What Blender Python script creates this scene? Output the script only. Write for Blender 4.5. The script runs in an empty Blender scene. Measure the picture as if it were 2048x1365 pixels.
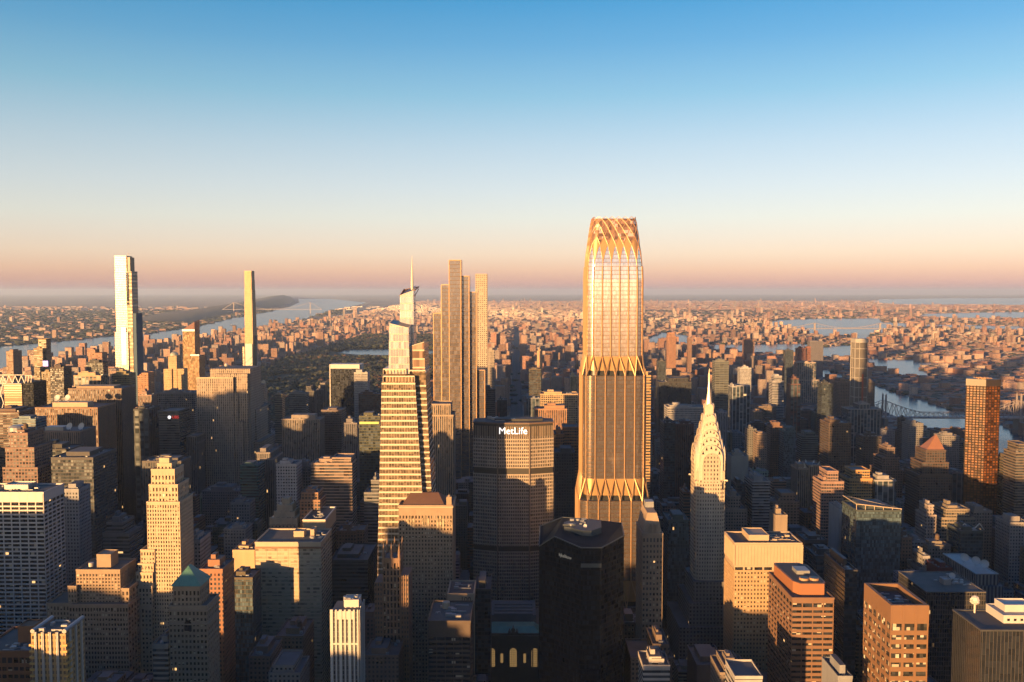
import bpy, math, random
import numpy as np
from mathutils import Vector, Matrix
random.seed(7)
rng = np.random.default_rng(7)
R = math.radians
sc = bpy.context.scene
col = sc.collection
# ------------------------------------------------------------------ camera
F, HZ, VPX, CAMH = 1790.0, 582.0, 1033.0, 390.0
PITCH, YAW = math.atan((682.5-HZ)/F), math.atan((VPX-1024)/F)
cd = bpy.data.cameras.new("camera"); cam = bpy.data.objects.new("camera", cd); col.objects.link(cam)
cam.location = (0, 0, CAMH); cam.rotation_euler = (R(90)-PITCH, 0, YAW)
cd.sensor_width = 36; cd.lens = F/2048*36; cd.clip_start = 1; cd.clip_end = 400000
sc.camera = cam
CM = cam.rotation_euler.to_matrix()
def W(u, v, Y):
    d = CM @ Vector(((u-1024)/F, -(v-682.5)/F, -1)); t = Y/d.y
    return Vector((0, 0, CAMH)) + d*t
def px(p):
    q = CM.transposed() @ (Vector(p)-Vector((0, 0, CAMH)))
    return 1024+F*q.x/-q.z, 682.5-F*q.y/-q.z
def G(u, v):                                   # ground point seen at a picture point
    d = CM @ Vector(((u-1024)/F, -(v-682.5)/F, -1)); t = -CAMH/d.z
    return (d.x*t, d.y*t)
# ------------------------------------------------------------------ sky, sun, exposure
SUN_AZ, SUN_EL = R(34), R(4.2)                  # behind the camera, to its left
SD = Vector((-math.sin(SUN_AZ)*math.cos(SUN_EL), -math.cos(SUN_AZ)*math.cos(SUN_EL), math.sin(SUN_EL)))
def lin(h):
    c = [int(h[i:i+2], 16)/255 for i in (0, 2, 4)]
    return tuple((x/12.92 if x < .04045 else ((x+.055)/1.055)**2.4) for x in c)+(1,)
wd = bpy.data.worlds.new("World"); sc.world = wd; wd.use_nodes = True
nt = wd.node_tree; N = nt.nodes; L = nt.links; N.clear()
def nd(t, **k):
    n = N.new(t)
    for a, b in k.items(): setattr(n, a, b)
    return n
def mth(op, a, b=None, c=None, clamp=False):
    n = N.new('ShaderNodeMath'); n.operation = op; n.use_clamp = clamp
    for i, x in enumerate((a, b, c)):
        if x is None: continue
        if isinstance(x, (int, float)): n.inputs[i].default_value = x
        else: L.new(x, n.inputs[i])
    return n.outputs[0]
tc = nd('ShaderNodeTexCoord'); sp = nd('ShaderNodeSeparateXYZ'); L.new(tc.outputs['Generated'], sp.inputs[0])
rp = nd('ShaderNodeValToRGB'); L.new(mth('MULTIPLY', sp.outputs[2], 2.0), rp.inputs[0])
stops = [(0, (0.5436, 0.3231, 0.3522)), (0.0123, (0.7837, 0.4398, 0.3582)), (0.0235, (0.9151, 0.5567, 0.394)), (0.0402, (0.9487, 0.6887, 0.498)), (0.0569, (0.8977, 0.727, 0.5569)), (0.0791, (0.822, 0.7641, 0.6085)), (0.1121, (0.6939, 0.712, 0.6184)), (0.1556, (0.5178, 0.6207, 0.5792)), (0.2087, (0.2716, 0.4967, 0.5209)), (0.26, (0.1266, 0.3636, 0.4817)), (0.3092, (0.0379, 0.2773, 0.4365)), (0.5, (0.05, 0.2, 0.5))]
el = rp.color_ramp.elements
for i, (z, h) in enumerate(stops):
    e = el[i] if i < 2 else el.new(1)
    e.position = min(1, z*2); e.color = (lin(h) if isinstance(h, str) else tuple(h)+(1,))
bg1 = nd('ShaderNodeBackground'); L.new(rp.outputs[0], bg1.inputs[0]); bg1.inputs[1].default_value = .36
sky = nd('ShaderNodeTexSky', sky_type='NISHITA', sun_disc=False, sun_elevation=SUN_EL, sun_rotation=math.pi+SUN_AZ)
bg2 = nd('ShaderNodeBackground'); tn = nd('ShaderNodeMix', data_type='RGBA', blend_type='MULTIPLY'); tn.inputs[0].default_value = 1; L.new(sky.outputs[0], tn.inputs[6]); tn.inputs[7].default_value = (.12, .2, .5, 1); L.new(tn.outputs[2], bg2.inputs[0]); bg2.inputs[1].default_value = .05
# warm glow of the low sun, behind the camera
dt = nd('ShaderNodeVectorMath', operation='DOT_PRODUCT'); L.new(tc.outputs['Generated'], dt.inputs[0]); dt.inputs[1].default_value = SD
dm = mth('MAXIMUM', dt.outputs['Value'], 0.0)
low = mth('POWER', mth('SUBTRACT', 1.0, mth('ABSOLUTE', sp.outputs[2])), 16.0)
thin = mth('POWER', mth('SUBTRACT', 1.0, mth('ABSOLUTE', sp.outputs[2])), 60.0)
g1 = mth('MULTIPLY', dm, mth('ADD', mth('MULTIPLY', low, .1), mth('MULTIPLY', thin, 1.4)))
g2 = mth('MULTIPLY', mth('POWER', dm, 60.0), 2.6)
bg3 = nd('ShaderNodeBackground'); bg3.inputs[0].default_value = (1, .72, .42, 1); L.new(mth('ADD', g1, g2), bg3.inputs[1])
a1 = nd('ShaderNodeAddShader'); a2 = nd('ShaderNodeAddShader'); out = nd('ShaderNodeOutputWorld')
L.new(mth('MULTIPLY_ADD', sp.outputs[0], .186*.22, .186), bg1.inputs[1]); L.new(bg1.outputs[0], a1.inputs[0]); L.new(bg2.outputs[0], a1.inputs[1]); L.new(a1.outputs[0], a2.inputs[0]); L.new(bg3.outputs[0], a2.inputs[1]); L.new(a2.outputs[0], out.inputs[0])
sl = bpy.data.lights.new("sun", 'SUN'); sl.energy = 5.0; sl.color = (1, .525, .185); sl.angle = R(.6)
so = bpy.data.objects.new("sun", sl); col.objects.link(so); so.rotation_euler = SD.to_track_quat('Z', 'Y').to_euler(); so.location = (-300, -300, 900)
sc.view_settings.view_transform = 'Standard'; sc.view_settings.look = 'None'; sc.view_settings.exposure = 2.3; sc.view_settings.gamma = 1
sc.cycles.use_denoising = True; sc.cycles.max_bounces = 5; sc.cycles.volume_bounces = 0; sc.cycles.diffuse_bounces = 2; sc.cycles.glossy_bounces = 3
sc.cycles.sample_clamp_indirect = 6
# ------------------------------------------------------------------ materials
KA = .36                                        # deepens shade through colour: most base colours scaled down against the raised exposure
def newmat(name):
    global N, L
    m = bpy.data.materials.new(name); m.use_nodes = True; N = m.node_tree.nodes; L = m.node_tree.links
    return m, N['Principled BSDF']
def vmth(op, a, b=None):
    n = N.new('ShaderNodeVectorMath'); n.operation = op
    for i, x in enumerate((a, b)):
        if x is None: continue
        if isinstance(x, (tuple, list)): n.inputs[i].default_value = x
        elif isinstance(x, (int, float)): n.inputs[i].default_value = (x, x, x)
        else: L.new(x, n.inputs[i])
    return n
def mixc(f, a, b, typ='MIX'):
    n = N.new('ShaderNodeMix'); n.data_type = 'RGBA'; n.blend_type = typ
    for s, x in ((n.inputs[0], f), (n.inputs[6], a), (n.inputs[7], b)):
        if isinstance(x, (int, float)): s.default_value = x
        elif isinstance(x, tuple): s.default_value = x if len(x) == 4 else x+(1,)
        else: L.new(x, s)
    return n.outputs[2]
def noise(scale, detail=3, vec=None):
    n = N.new('ShaderNodeTexNoise'); n.inputs['Scale'].default_value = scale; n.inputs['Detail'].default_value = detail
    if vec is not None: L.new(vec, n.inputs['Vector'])
    return n
_mc = {}
def plain(name, c, rough=.8, metal=0., var=.25, scale=.15, bump=0., emit=None, es=0.):
    if name in _mc: return _mc[name]
    m, b = newmat(name); geo = N.new('ShaderNodeNewGeometry')
    n = noise(scale, 5, geo.outputs['Position'])
    f = mth('MULTIPLY_ADD', n.outputs[0], 2*var, 1-var)
    v = vmth('SCALE', c if metal > .5 else tuple(q*KA for q in c)); L.new(f, v.inputs['Scale'])
    L.new(v.outputs[0], b.inputs['Base Color']); b.inputs['Roughness'].default_value = rough; b.inputs['Metallic'].default_value = metal
    if bump:
        bp = N.new('ShaderNodeBump'); bp.inputs['Distance'].default_value = bump; L.new(n.outputs[0], bp.inputs['Height']); L.new(bp.outputs[0], b.inputs['Normal'])
    if emit: b.inputs['Emission Color'].default_value = emit+(1,); b.inputs['Emission Strength'].default_value = es
    _mc[name] = m; return m
def facade(name, wall=None, glass=(.03, .04, .05), bay=3.2, floor=3.8, wx=.5, wz=.5, gr=.12, gm=.0, lit=.01, roof=(.09, .09, .1), wr=.75, wm=0., blind=.12, voff=.0, spec=.5, gv=1.3):
    """window pattern laid along the wall in metres; wall=None reads the building's own attributes"""
    if name in _mc: return _mc[name]
    m, b = newmat(name); t = N.new('ShaderNodeTexCoord'); P = t.outputs['Object']; NN = t.outputs['Normal']
    ps = N.new('ShaderNodeSeparateXYZ'); L.new(P, ps.inputs[0]); ns = N.new('ShaderNodeSeparateXYZ'); L.new(NN, ns.inputs[0])
    hl = mth('MAXIMUM', mth('SQRT', mth('ADD', mth('MULTIPLY', ns.outputs[0], ns.outputs[0]), mth('MULTIPLY', ns.outputs[1], ns.outputs[1]))), .001)
    uu = mth('DIVIDE', mth('SUBTRACT', mth('MULTIPLY', ps.outputs[1], ns.outputs[0]), mth('MULTIPLY', ps.outputs[0], ns.outputs[1])), hl)
    z = ps.outputs[2]
    if wall is None:
        a = N.new('ShaderNodeAttribute'); a.attribute_name = 'tint'; q = N.new('ShaderNodeAttribute'); q.attribute_name = 'par'
        qs = N.new('ShaderNodeSeparateColor'); L.new(q.outputs['Color'], qs.inputs[0])
        bay = mth('MULTIPLY', qs.outputs[0], 10.); wx = qs.outputs[1]; wz = qs.outputs[2]; ga = q.outputs['Alpha']; wallc = a.outputs['Color']
        floor = mth('MULTIPLY', a.outputs['Alpha'], 10.)
    else: wallc = wall+(1,)
    ub = mth('ADD', mth('DIVIDE', uu, bay), .5); zb = mth('ADD', mth('DIVIDE', z, floor), voff)
    fa = mth('ABSOLUTE', mth('SUBTRACT', mth('FRACT', ub), .5)); fb = mth('ABSOLUTE', mth('SUBTRACT', mth('FRACT', zb), .5))
    mk = mth('MULTIPLY', mth('LESS_THAN', fa, mth('MULTIPLY', wx, .5)), mth('LESS_THAN', fb, mth('MULTIPLY', wz, .5)))
    side = mth('LESS_THAN', mth('ABSOLUTE', ns.outputs[2]), .5)
    mk = mth('MULTIPLY', mk, side)
    cb = N.new('ShaderNodeCombineXYZ'); L.new(mth('FLOOR', ub), cb.inputs[0]); L.new(mth('FLOOR', zb), cb.inputs[1])
    oi = N.new('ShaderNodeObjectInfo'); L.new(mth('ADD', mth('MULTIPLY', oi.outputs['Random'], 97.), mth('ROUND', mth('MULTIPLY', ns.outputs[0], 3.))), cb.inputs[2])
    wn = N.new('ShaderNodeTexWhiteNoise'); wn.noise_dimensions = '3D'; L.new(cb.outputs[0], wn.inputs[0]); r1 = wn.outputs['Value']
    rs = N.new('ShaderNodeSeparateColor'); L.new(wn.outputs['Color'], rs.inputs[0]); r2 = rs.outputs[1]
    geo = N.new('ShaderNodeNewGeometry')
    st = vmth('MULTIPLY', geo.outputs['Position'], (.12, .12, .025)); nz = noise(1., 4, st.outputs[0])
    fine = noise(.9, 2, geo.outputs['Position'])
    wv = mth('MULTIPLY', mth('MULTIPLY_ADD', nz.outputs[0], .7*KA, .65*KA), mth('MULTIPLY_ADD', fine.outputs[0], .3, .85))
    wc = vmth('SCALE', (0, 0, 0)); 
    if wall is None: L.new(wallc, wc.inputs[0])
    else: wc.inputs[0].default_value = wall
    L.new(wv, wc.inputs['Scale'])
    if wall is None:
        g0 = mixc(ga, glass+(1,), (.035, .055, .07, 1))
    else: g0 = glass+(1,)
    gs = vmth('SCALE', (0, 0, 0))
    if isinstance(g0, tuple): gs.inputs[0].default_value = g0[:3]
    else: L.new(g0, gs.inputs[0])
    L.new(mth('MULTIPLY_ADD', r1, gv, 1-gv*.46), gs.inputs['Scale'])
    bl = mth('GREATER_THAN', r2, 1-blind)
    gcol = mixc(mth('MULTIPLY', bl, .55), gs.outputs[0], wc.outputs[0])
    rn = noise(.08, 4, geo.outputs['Position'])
    rc = vmth('SCALE', roof); L.new(mth('MULTIPLY_ADD', rn.outputs[0], 1.6*KA, .3*KA), rc.inputs['Scale'])
    isroof = mth('GREATER_THAN', ns.outputs[2], .5)
    c = mixc(mk, wc.outputs[0], gcol); c = mixc(isroof, c, rc.outputs[0])
    L.new(c, b.inputs['Base Color'])
    rr = N.new('ShaderNodeMix'); L.new(mk, rr.inputs[0]); rr.inputs[2].default_value = wr; L.new(mth('MULTIPLY_ADD', r1, .15, gr), rr.inputs[3]); L.new(rr.outputs[0], b.inputs['Roughness'])
    if gm or wm:
        mm = N.new('ShaderNodeMix'); L.new(mk, mm.inputs[0]); mm.inputs[2].default_value = wm; mm.inputs[3].default_value = gm
        L.new(mth('MULTIPLY', mm.outputs[0], side), b.inputs['Metallic'])
    b.inputs['Specular IOR Level'].default_value = spec
    bp = N.new('ShaderNodeBump'); bp.inputs['Distance'].default_value = .5; bp.inputs['Strength'].default_value = .7; L.new(mth('SUBTRACT', 1., mk), bp.inputs['Height']); L.new(bp.outputs[0], b.inputs['Normal'])
    if lit:
        le = mth('MULTIPLY', mk, mth('GREATER_THAN', rs.outputs[2], 1-lit))
        b.inputs['Emission Color'].default_value = (1, .55, .2, 1); L.new(mth('MULTIPLY', le, mth('MULTIPLY', r1, .3)), b.inputs['Emission Strength'])
    _mc[name] = m; return m
def pane(name, c=(.02, .025, .03), rough=.1, metal=0., var=1.4, lit=.03, cell=3.0, blind=.15, bc=(.3, .26, .2)):
    """glass whose tone changes from window to window"""
    if name in _mc: return _mc[name]
    m, b = newmat(name); geo = N.new('ShaderNodeNewGeometry')
    s = vmth('SCALE', geo.outputs['Position']); s.inputs['Scale'].default_value = 1/cell
    f = vmth('FLOOR', s.outputs[0]); wn = N.new('ShaderNodeTexWhiteNoise'); wn.noise_dimensions = '3D'; L.new(f.outputs[0], wn.inputs[0])
    rs = N.new('ShaderNodeSeparateColor'); L.new(wn.outputs['Color'], rs.inputs[0])
    v = vmth('SCALE', c); L.new(mth('MULTIPLY_ADD', rs.outputs[0], var, .4), v.inputs['Scale'])
    L.new(mixc(mth('MULTIPLY', mth('GREATER_THAN', rs.outputs[1], 1-blind), .8), v.outputs[0], bc), b.inputs['Base Color'])
    b.inputs['Roughness'].default_value = rough; b.inputs['Metallic'].default_value = metal
    b.inputs['Emission Color'].default_value = (1, .55, .2, 1)
    L.new(mth('MULTIPLY', mth('GREATER_THAN', rs.outputs[2], 1-lit), .3), b.inputs['Emission Strength'])
    _mc[name] = m; return m
GEN = facade('facade', None, lit=.0015, glass=(.02, .025, .03))
FAR = GEN
# ------------------------------------------------------------------ mesh builder
class MB:
    def __init__(s): s.v = []; s.f = []; s.m = []; s.t = []; s.p = []
    def add(s, vs, fs, m=0, t=(.3, .3, .3, .38), p=(.32, .5, .5, 0)):
        k = len(s.v); s.v += vs
        for f in fs: s.f.append(tuple(i+k for i in f)); s.m.append(m); s.t.append(t); s.p.append(p)
    def box(s, x0, x1, y0, y1, z0, z1, m=0, **k):
        s.add([(x0, y0, z0), (x1, y0, z0), (x1, y1, z0), (x0, y1, z0), (x0, y0, z1), (x1, y0, z1), (x1, y1, z1), (x0, y1, z1)],
              [(0, 1, 5, 4), (1, 2, 6, 5), (2, 3, 7, 6), (3, 0, 4, 7), (4, 5, 6, 7), (3, 2, 1, 0)], m, **k)
    def prism(s, pts, z0, z1, top=None, m=0, **k):
        top = top or pts; n = len(pts)
        zz = z1 if isinstance(z1, (list, tuple)) else [z1]*n
        s.add([(x, y, z0) for x, y in pts]+[(top[i][0], top[i][1], zz[i]) for i in range(n)],
              [(i, (i+1) % n, n+(i+1) % n, n+i) for i in range(n)]+[tuple(range(n, 2*n)), tuple(range(n-1, -1, -1))], m, **k)
    def cyl(s, x, y, z0, z1, r, r1=None, n=12, m=0, **k):
        r1 = r if r1 is None else r1
        c = [(math.cos(6.2832*i/n), math.sin(6.2832*i/n)) for i in range(n)]
        s.prism([(x+r*a, y+r*b) for a, b in c], z0, z1, [(x+r1*a, y+r1*b) for a, b in c], m, **k)
    def parapet(s, x0, x1, y0, y1, z, h=1.2, w=.6, m=0, **k):
        s.box(x0, x1, y0, y0+w, z, z+h, m, **k); s.box(x0, x1, y1-w, y1, z, z+h, m, **k)
        s.box(x0, x0+w, y0+w, y1-w, z, z+h, m, **k); s.box(x1-w, x1, y0+w, y1-w, z, z+h, m, **k)
    def bar(s, a, b, r, m=0, n=4, **k):
        a = Vector(a); b = Vector(b); d = (b-a)
        if d.length < 1e-6: return
        q = d.normalized(); x = q.orthogonal().normalized(); y = q.cross(x)
        if abs(q.z) < .99: y = Vector((0, 0, 1)).cross(q).normalized(); x = y.cross(q)
        o = [(math.cos(6.2832*(i+.5)/n)*r*1.2, math.sin(6.2832*(i+.5)/n)*r*1.2) for i in range(n)]
        vs = [tuple(a+x*c+y*e) for c, e in o]+[tuple(b+x*c+y*e) for c, e in o]
        s.add(vs, [(i, (i+1) % n, n+(i+1) % n, n+i) for i in range(n)]+[tuple(range(n-1, -1, -1)), tuple(range(n, 2*n))], m, **k)
    def mesh(s, name, mats):
        me = bpy.data.meshes.new(name); me.from_pydata(s.v, [], s.f)
        for m in mats: me.materials.append(m)
        if len(mats) > 1: me.polygons.foreach_set('material_index', s.m)
        if any(m is GEN for m in mats):
            n = [len(f) for f in s.f]
            for an, dat in (('tint', s.t), ('par', s.p)):
                at = me.attributes.new(an, 'FLOAT_COLOR', 'CORNER'); at.data.foreach_set('color', np.repeat(np.array(dat, dtype=np.float32), n, axis=0).ravel())
        me.update(); return me
    def build(s, name, mats, parent=None, loc=None):
        if not isinstance(mats, (list, tuple)): mats = [mats]
        o = bpy.data.objects.new(name, s.mesh(name, mats)); col.objects.link(o)
        if parent is not None: o.parent = parent
        if loc: o.location = loc
        return o
USED = {}
def tag(o, label=None, cat=None, group=None, kind=None):
    if label:
        if label in USED and not group: print('DUPLABEL', label)
        USED[label] = 1; o['label'] = label
    if cat: o['category'] = cat
    if group: o['group'] = group
    if kind: o['kind'] = kind
    return o
def root(name, label, cat, loc=(0, 0, 0), group=None, rz=0):
    o = bpy.data.objects.new(name, None); col.objects.link(o); o.location = loc; o.rotation_euler = (0, 0, rz); o.empty_display_size = 5
    return tag(o, label, cat, group)
def struct(name, mb, m): return tag(mb.build(name, m), kind='structure')
FOOT = []      # x0,x1,y0,y1 of every placed building, uL,uR,vbot,Y  (nothing generic may stand in or hide it)
def protect(x0, x1, y0, y1, vbot=None, pad=3):
    ua = px((x0, y0, 100))[0]; ub = px((x1, y0, 100))[0]; uc = px((x0, y1, 100))[0]; ud = px((x1, y1, 100))[0]
    FOOT.append((x0-pad, x1+pad, y0-pad, y1+pad, min(ua, uc), max(ub, ud), vbot, y0))
def text(name, s, size, loc, rot, m, parent, ext=.3, bold=False):
    c = bpy.data.curves.new(name, 'FONT'); c.body = s; c.size = size; c.extrude = ext; c.align_x = 'CENTER'; c.align_y = 'CENTER'
    o = bpy.data.objects.new(name, c); dg = bpy.context.evaluated_depsgraph_get(); col.objects.link(o)
    dg = bpy.context.evaluated_depsgraph_get(); me = bpy.data.meshes.new_from_object(o.evaluated_get(dg)); bpy.data.objects.remove(o)
    me.materials.clear(); me.materials.append(m)
    o = bpy.data.objects.new(name, me); col.objects.link(o); o.parent = parent; o.location = loc; o.rotation_euler = rot; return o
# common materials
ROOFM = plain('roof_gravel', (.13, .125, .12), .9, var=.5, scale=.1)
DARKROOF = plain('dark_roof', (.05, .055, .065), .8, var=.5, scale=.1)
METAL = plain('galvanised_metal', (.42, .44, .46), .45, .3, var=.2)
WHITE = plain('white_paint', (.72, .7, .66), .5, var=.08)
WOOD = plain('tank_wood', (.14, .09, .06), .85, var=.3)
STEEL = plain('dark_steel', (.06, .065, .07), .4, .5)
ST = {'pn': (.32, .5, .5, 0), 'pw': (.42, .6, .5, 0), 'rb': (.28, .5, 1., 0), 'rw': (.5, .6, .8, 0), 'bd': (.6, 1., .5, 0), 'bw': (.3, .8, .5, 0), 'gl': (.18, .86, .84, 1), 'dk': (.3, .9, .7, .3), 'bl': (.4, .0, .0, 0), 'gr': (.36, .68, .62, 0), 'fg': (.22, .6, .55, 0), 'vs': (.7, .8, 1., .4), 'bx': (.9, .93, .45, 0)}
def roof_stuff(r, x0, x1, y0, y1, z, c, seed, kind='n', t=None):
    """mechanical floor, tank and small plant standing on a roof, in the thing's own space"""
    rd = random.Random(seed); w = x1-x0; d = y1-y0
    k = dict(t=tuple(c)+(.38,), p=(.4, 0, 0, 0))
    if kind in 'nbtd':
        b = MB(); a = rd.uniform(.05, .3); e = rd.uniform(.5, .75); h = rd.uniform(3, 7)
        b.box(x0+w*a, x0+w*(a+e)*.92, y0+d*rd.uniform(.1, .25), y1-d*rd.uniform(.08, .25), z, z+h, **k)
        if rd.random() < .6: b.box(x0+w*(a+.1), x0+w*(a+e*.5), y0+d*.35, y1-d*.35, z+h, z+h+rd.uniform(1.5, 4), **k)
        b.build('penthouse', GEN, r)
        b = MB()
        for i in range(rd.randint(8, 15)):
            xx = rd.uniform(x0+1.5, x1-4); yy = rd.uniform(y0+1.2, y1-4); s = rd.uniform(.7, 2.4)
            b.box(xx, xx+s*1.3, yy, yy+s, z, z+s*.8)
        b.build('rooftop_plant', METAL, r)
    if kind == 't':
        b = MB(); xx = rd.uniform(x0+w*.2, x1-w*.2); yy = y0+d*.3
        b.cyl(xx, yy, z+5, z+9.5, 2.2); b.cyl(xx, yy, z+9.5, z+11.2, 2.4, .2)
        for i in (-1, 1):
            for j in (-1, 1): b.box(xx+i*1.5-.15, xx+i*1.5+.15, yy+j*1.5-.15, yy+j*1.5+.15, z, z+5)
        b.build('water_tank', WOOD, r)
def dish(r, x, y, z, rad=3., name='satellite_dish'):
    b = MB(); n = 12; vs = []; fs = []
    for k in range(4):
        rr = rad*k/3
        for i in range(n): vs.append((math.cos(i*6.2832/n)*rr, -rr*rr/rad*.35, math.sin(i*6.2832/n)*rr))
    for k in range(3):
        for i in range(n): a = k*n+i; c = k*n+(i+1) % n; fs.append((a, c, c+n, a+n))
    M = Matrix.Rotation(R(-25), 3, 'X'); M = Matrix.Rotation(R(-20), 3, 'Z') @ M
    vs = [tuple(M @ Vector(q)+Vector((x, y, z+rad+1.2))) for q in vs]
    b.add(vs, fs); b.bar((x, y+.6, z), (x, y+.5, z+rad+1), .35); return b.build(name, WHITE, r)
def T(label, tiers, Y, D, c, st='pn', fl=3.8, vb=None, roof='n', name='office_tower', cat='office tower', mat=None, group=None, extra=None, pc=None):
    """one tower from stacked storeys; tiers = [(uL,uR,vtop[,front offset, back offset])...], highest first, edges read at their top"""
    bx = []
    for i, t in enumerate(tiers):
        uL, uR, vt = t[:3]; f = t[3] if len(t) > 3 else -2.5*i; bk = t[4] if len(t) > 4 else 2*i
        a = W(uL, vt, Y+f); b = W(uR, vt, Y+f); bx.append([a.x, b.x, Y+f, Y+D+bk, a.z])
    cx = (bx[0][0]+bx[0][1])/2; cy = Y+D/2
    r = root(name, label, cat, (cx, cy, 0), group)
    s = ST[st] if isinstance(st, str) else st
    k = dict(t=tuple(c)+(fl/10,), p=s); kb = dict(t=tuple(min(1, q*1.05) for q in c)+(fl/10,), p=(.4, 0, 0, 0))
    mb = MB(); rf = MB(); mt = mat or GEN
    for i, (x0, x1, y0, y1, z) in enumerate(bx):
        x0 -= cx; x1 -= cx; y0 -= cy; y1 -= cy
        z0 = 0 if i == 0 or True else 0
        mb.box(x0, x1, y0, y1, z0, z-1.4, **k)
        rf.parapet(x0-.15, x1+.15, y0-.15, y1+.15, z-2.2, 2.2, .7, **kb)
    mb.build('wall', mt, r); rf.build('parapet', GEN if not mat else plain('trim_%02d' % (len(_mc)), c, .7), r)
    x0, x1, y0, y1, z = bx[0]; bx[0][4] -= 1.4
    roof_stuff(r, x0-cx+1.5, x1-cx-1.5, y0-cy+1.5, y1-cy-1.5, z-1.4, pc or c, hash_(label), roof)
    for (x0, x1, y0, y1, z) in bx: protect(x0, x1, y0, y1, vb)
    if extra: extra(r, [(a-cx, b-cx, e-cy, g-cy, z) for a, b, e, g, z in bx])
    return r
def hash_(s):
    h = 7
    for ch in s: h = (h*31+ord(ch)) % 1000003
    return h
# ------------------------------------------------------------------ ground, rivers, park, hills
def ground_mat():
    m, b = newmat('ground'); geo = N.new('ShaderNodeNewGeometry'); P = geo.outputs['Position']
    n1 = noise(.0016, 6, P); n2 = noise(.02, 4, P); n3 = noise(.0004, 3, P)
    r = N.new('ShaderNodeValToRGB'); L.new(mth('ADD', mth('MULTIPLY', n1.outputs[0], .7), mth('MULTIPLY', n2.outputs[0], .35)), r.inputs[0])
    e = r.color_ramp.elements; e[0].position = .35; e[0].color = (.035, .04, .028, 1); e[1].position = .7; e[1].color = (.2, .15, .12, 1)
    k = e.new(.5); k.color = (.09, .075, .06, 1)
    L.new(r.outputs[0], b.inputs['Base Color']); b.inputs['Roughness'].default_value = .95; return m
b = MB(); S = 90000.; n = 12
for i in range(n):
    for j in range(n):
        x = -S+2*S*i/n; y = -S+2*S*j/n; w = 2*S/n; b.add([(x, y, 0), (x+w, y, 0), (x+w, y+w, 0), (x, y+w, 0)], [(0, 1, 2, 3)])
struct('ground', b, ground_mat())
def water_mat():
    m, b = newmat('water'); geo = N.new('ShaderNodeNewGeometry'); P = geo.outputs['Position']
    st = vmth('MULTIPLY', P, (.02, .006, 1)); nn = noise(1., 6, st.outputs[0]); fine = noise(.15, 3, P)
    b.inputs['Base Color'].default_value = (.02, .04, .05, 1); b.inputs['Roughness'].default_value = .22; b.inputs['IOR'].default_value = 1.33
    bp = N.new('ShaderNodeBump'); bp.inputs['Distance'].default_value = 2.; bp.inputs['Strength'].default_value = .35
    L.new(mth('ADD', nn.outputs[0], mth('MULTIPLY', fine.outputs[0], .12)), bp.inputs['Height']); L.new(bp.outputs[0], b.inputs['Normal']); return m
WM = water_mat()
WP = {  # shore outlines, read from the photograph and laid on the ground
 'hudson_river': [(-500, 720), (0, 694), (100, 686), (200, 676), (300, 668), (400, 653), (470, 636), (540, 624), (580, 614), (599, 605), (596, 598), (660, 598), (735, 606), (690, 616), (640, 628), (600, 642), (510, 657), (430, 670), (350, 692), (270, 699), (150, 724), (60, 738), (0, 752), (-500, 850)],
 'park_lake': [(667, 706), (690, 700), (740, 698), (800, 698), (860, 699), (880, 702), (860, 708), (800, 711), (720, 710)],
 'park_pond': [(530, 770), (545, 766), (563, 768), (560, 773), (540, 774)],
 'harlem_river': [(1285, 672), (1302, 676), (1325, 665), (1372, 671), (1385, 683), (1410, 689), (1490, 690), (1560, 689), (1640, 688), (1650, 694), (1712, 690), (1712, 672), (1655, 674), (1600, 666), (1575, 657), (1545, 655), (1538, 646), (1560, 640), (1640, 638), (1760, 637), (1765, 645), (1890, 650), (2048, 653), (2300, 655), (2300, 664), (2048, 662), (1960, 661), (1870, 654), (1775, 656), (1768, 668), (1745, 668), (1730, 700), (1700, 716), (1620, 716), (1500, 706), (1400, 700), (1340, 690), (1285, 688)],
 'bay': [(1830, 634), (1850, 628), (1940, 626), (2048, 624), (2300, 622), (2300, 639), (2048, 638), (1900, 638)],
 'sound': [(1740, 606), (1760, 599), (1900, 597), (2500, 597), (2500, 611), (2048, 611), (1900, 610), (1800, 610)],
 'east_channel': [(1725, 716), (1770, 720), (1812, 719), (1850, 725), (1913, 727), (1920, 732), (1852, 733), (1838, 739), (1862, 752), (1866, 760), (1826, 755), (1776, 749), (1735, 732)],
 'east_river': [(1625, 728), (1650, 738), (1700, 760), (1749, 772), (1800, 789), (1870, 810), (1930, 829), (2000, 850), (2060, 880), (2300, 960), (2300, 1100), (2048, 960), (1998, 922), (1935, 892), (1850, 866), (1790, 842), (1740, 818), (1690, 780), (1640, 758), (1620, 745)],
}
WPW = {}
for nme, pl in WP.items():
    pts = [G(u, v) for u, v in pl]; WPW[nme] = pts
    b = MB(); me = bpy.data.meshes.new(nme)
    from mathutils.geometry import tessellate_polygon
    tri = tessellate_polygon([[Vector((x, y, 0)) for x, y in pts]])
    b.v = [(x, y, .4) for x, y in pts]
    for t in tri:
        a, c, d = [Vector(b.v[i]) for i in t]
        if (c-a).cross(d-a).z < 0: t = t[::-1]
        b.f.append(tuple(t)); b.m.append(0); b.t.append((0,)*4); b.p.append((0,)*4)
    struct(nme, b, WM)
def pip(x, y, poly):
    c = np.zeros(np.shape(x), bool); n = len(poly); j = n-1
    for i in range(n):
        xi, yi = poly[i]; xj, yj = poly[j]
        with np.errstate(all='ignore'): c ^= ((yi > y) != (yj > y)) & (x < (xj-xi)*(y-yi)/(yj-yi+1e-9)+xi)
        j = i
    return c
WALL = list(WPW.values())
BB = [(min(p[0] for p in q), max(p[0] for p in q), min(p[1] for p in q), max(p[1] for p in q)) for q in WALL]
def wet(x, y):
    c = np.zeros(np.shape(x), bool)
    for q in WALL: c |= pip(x, y, q)
    return c
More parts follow.
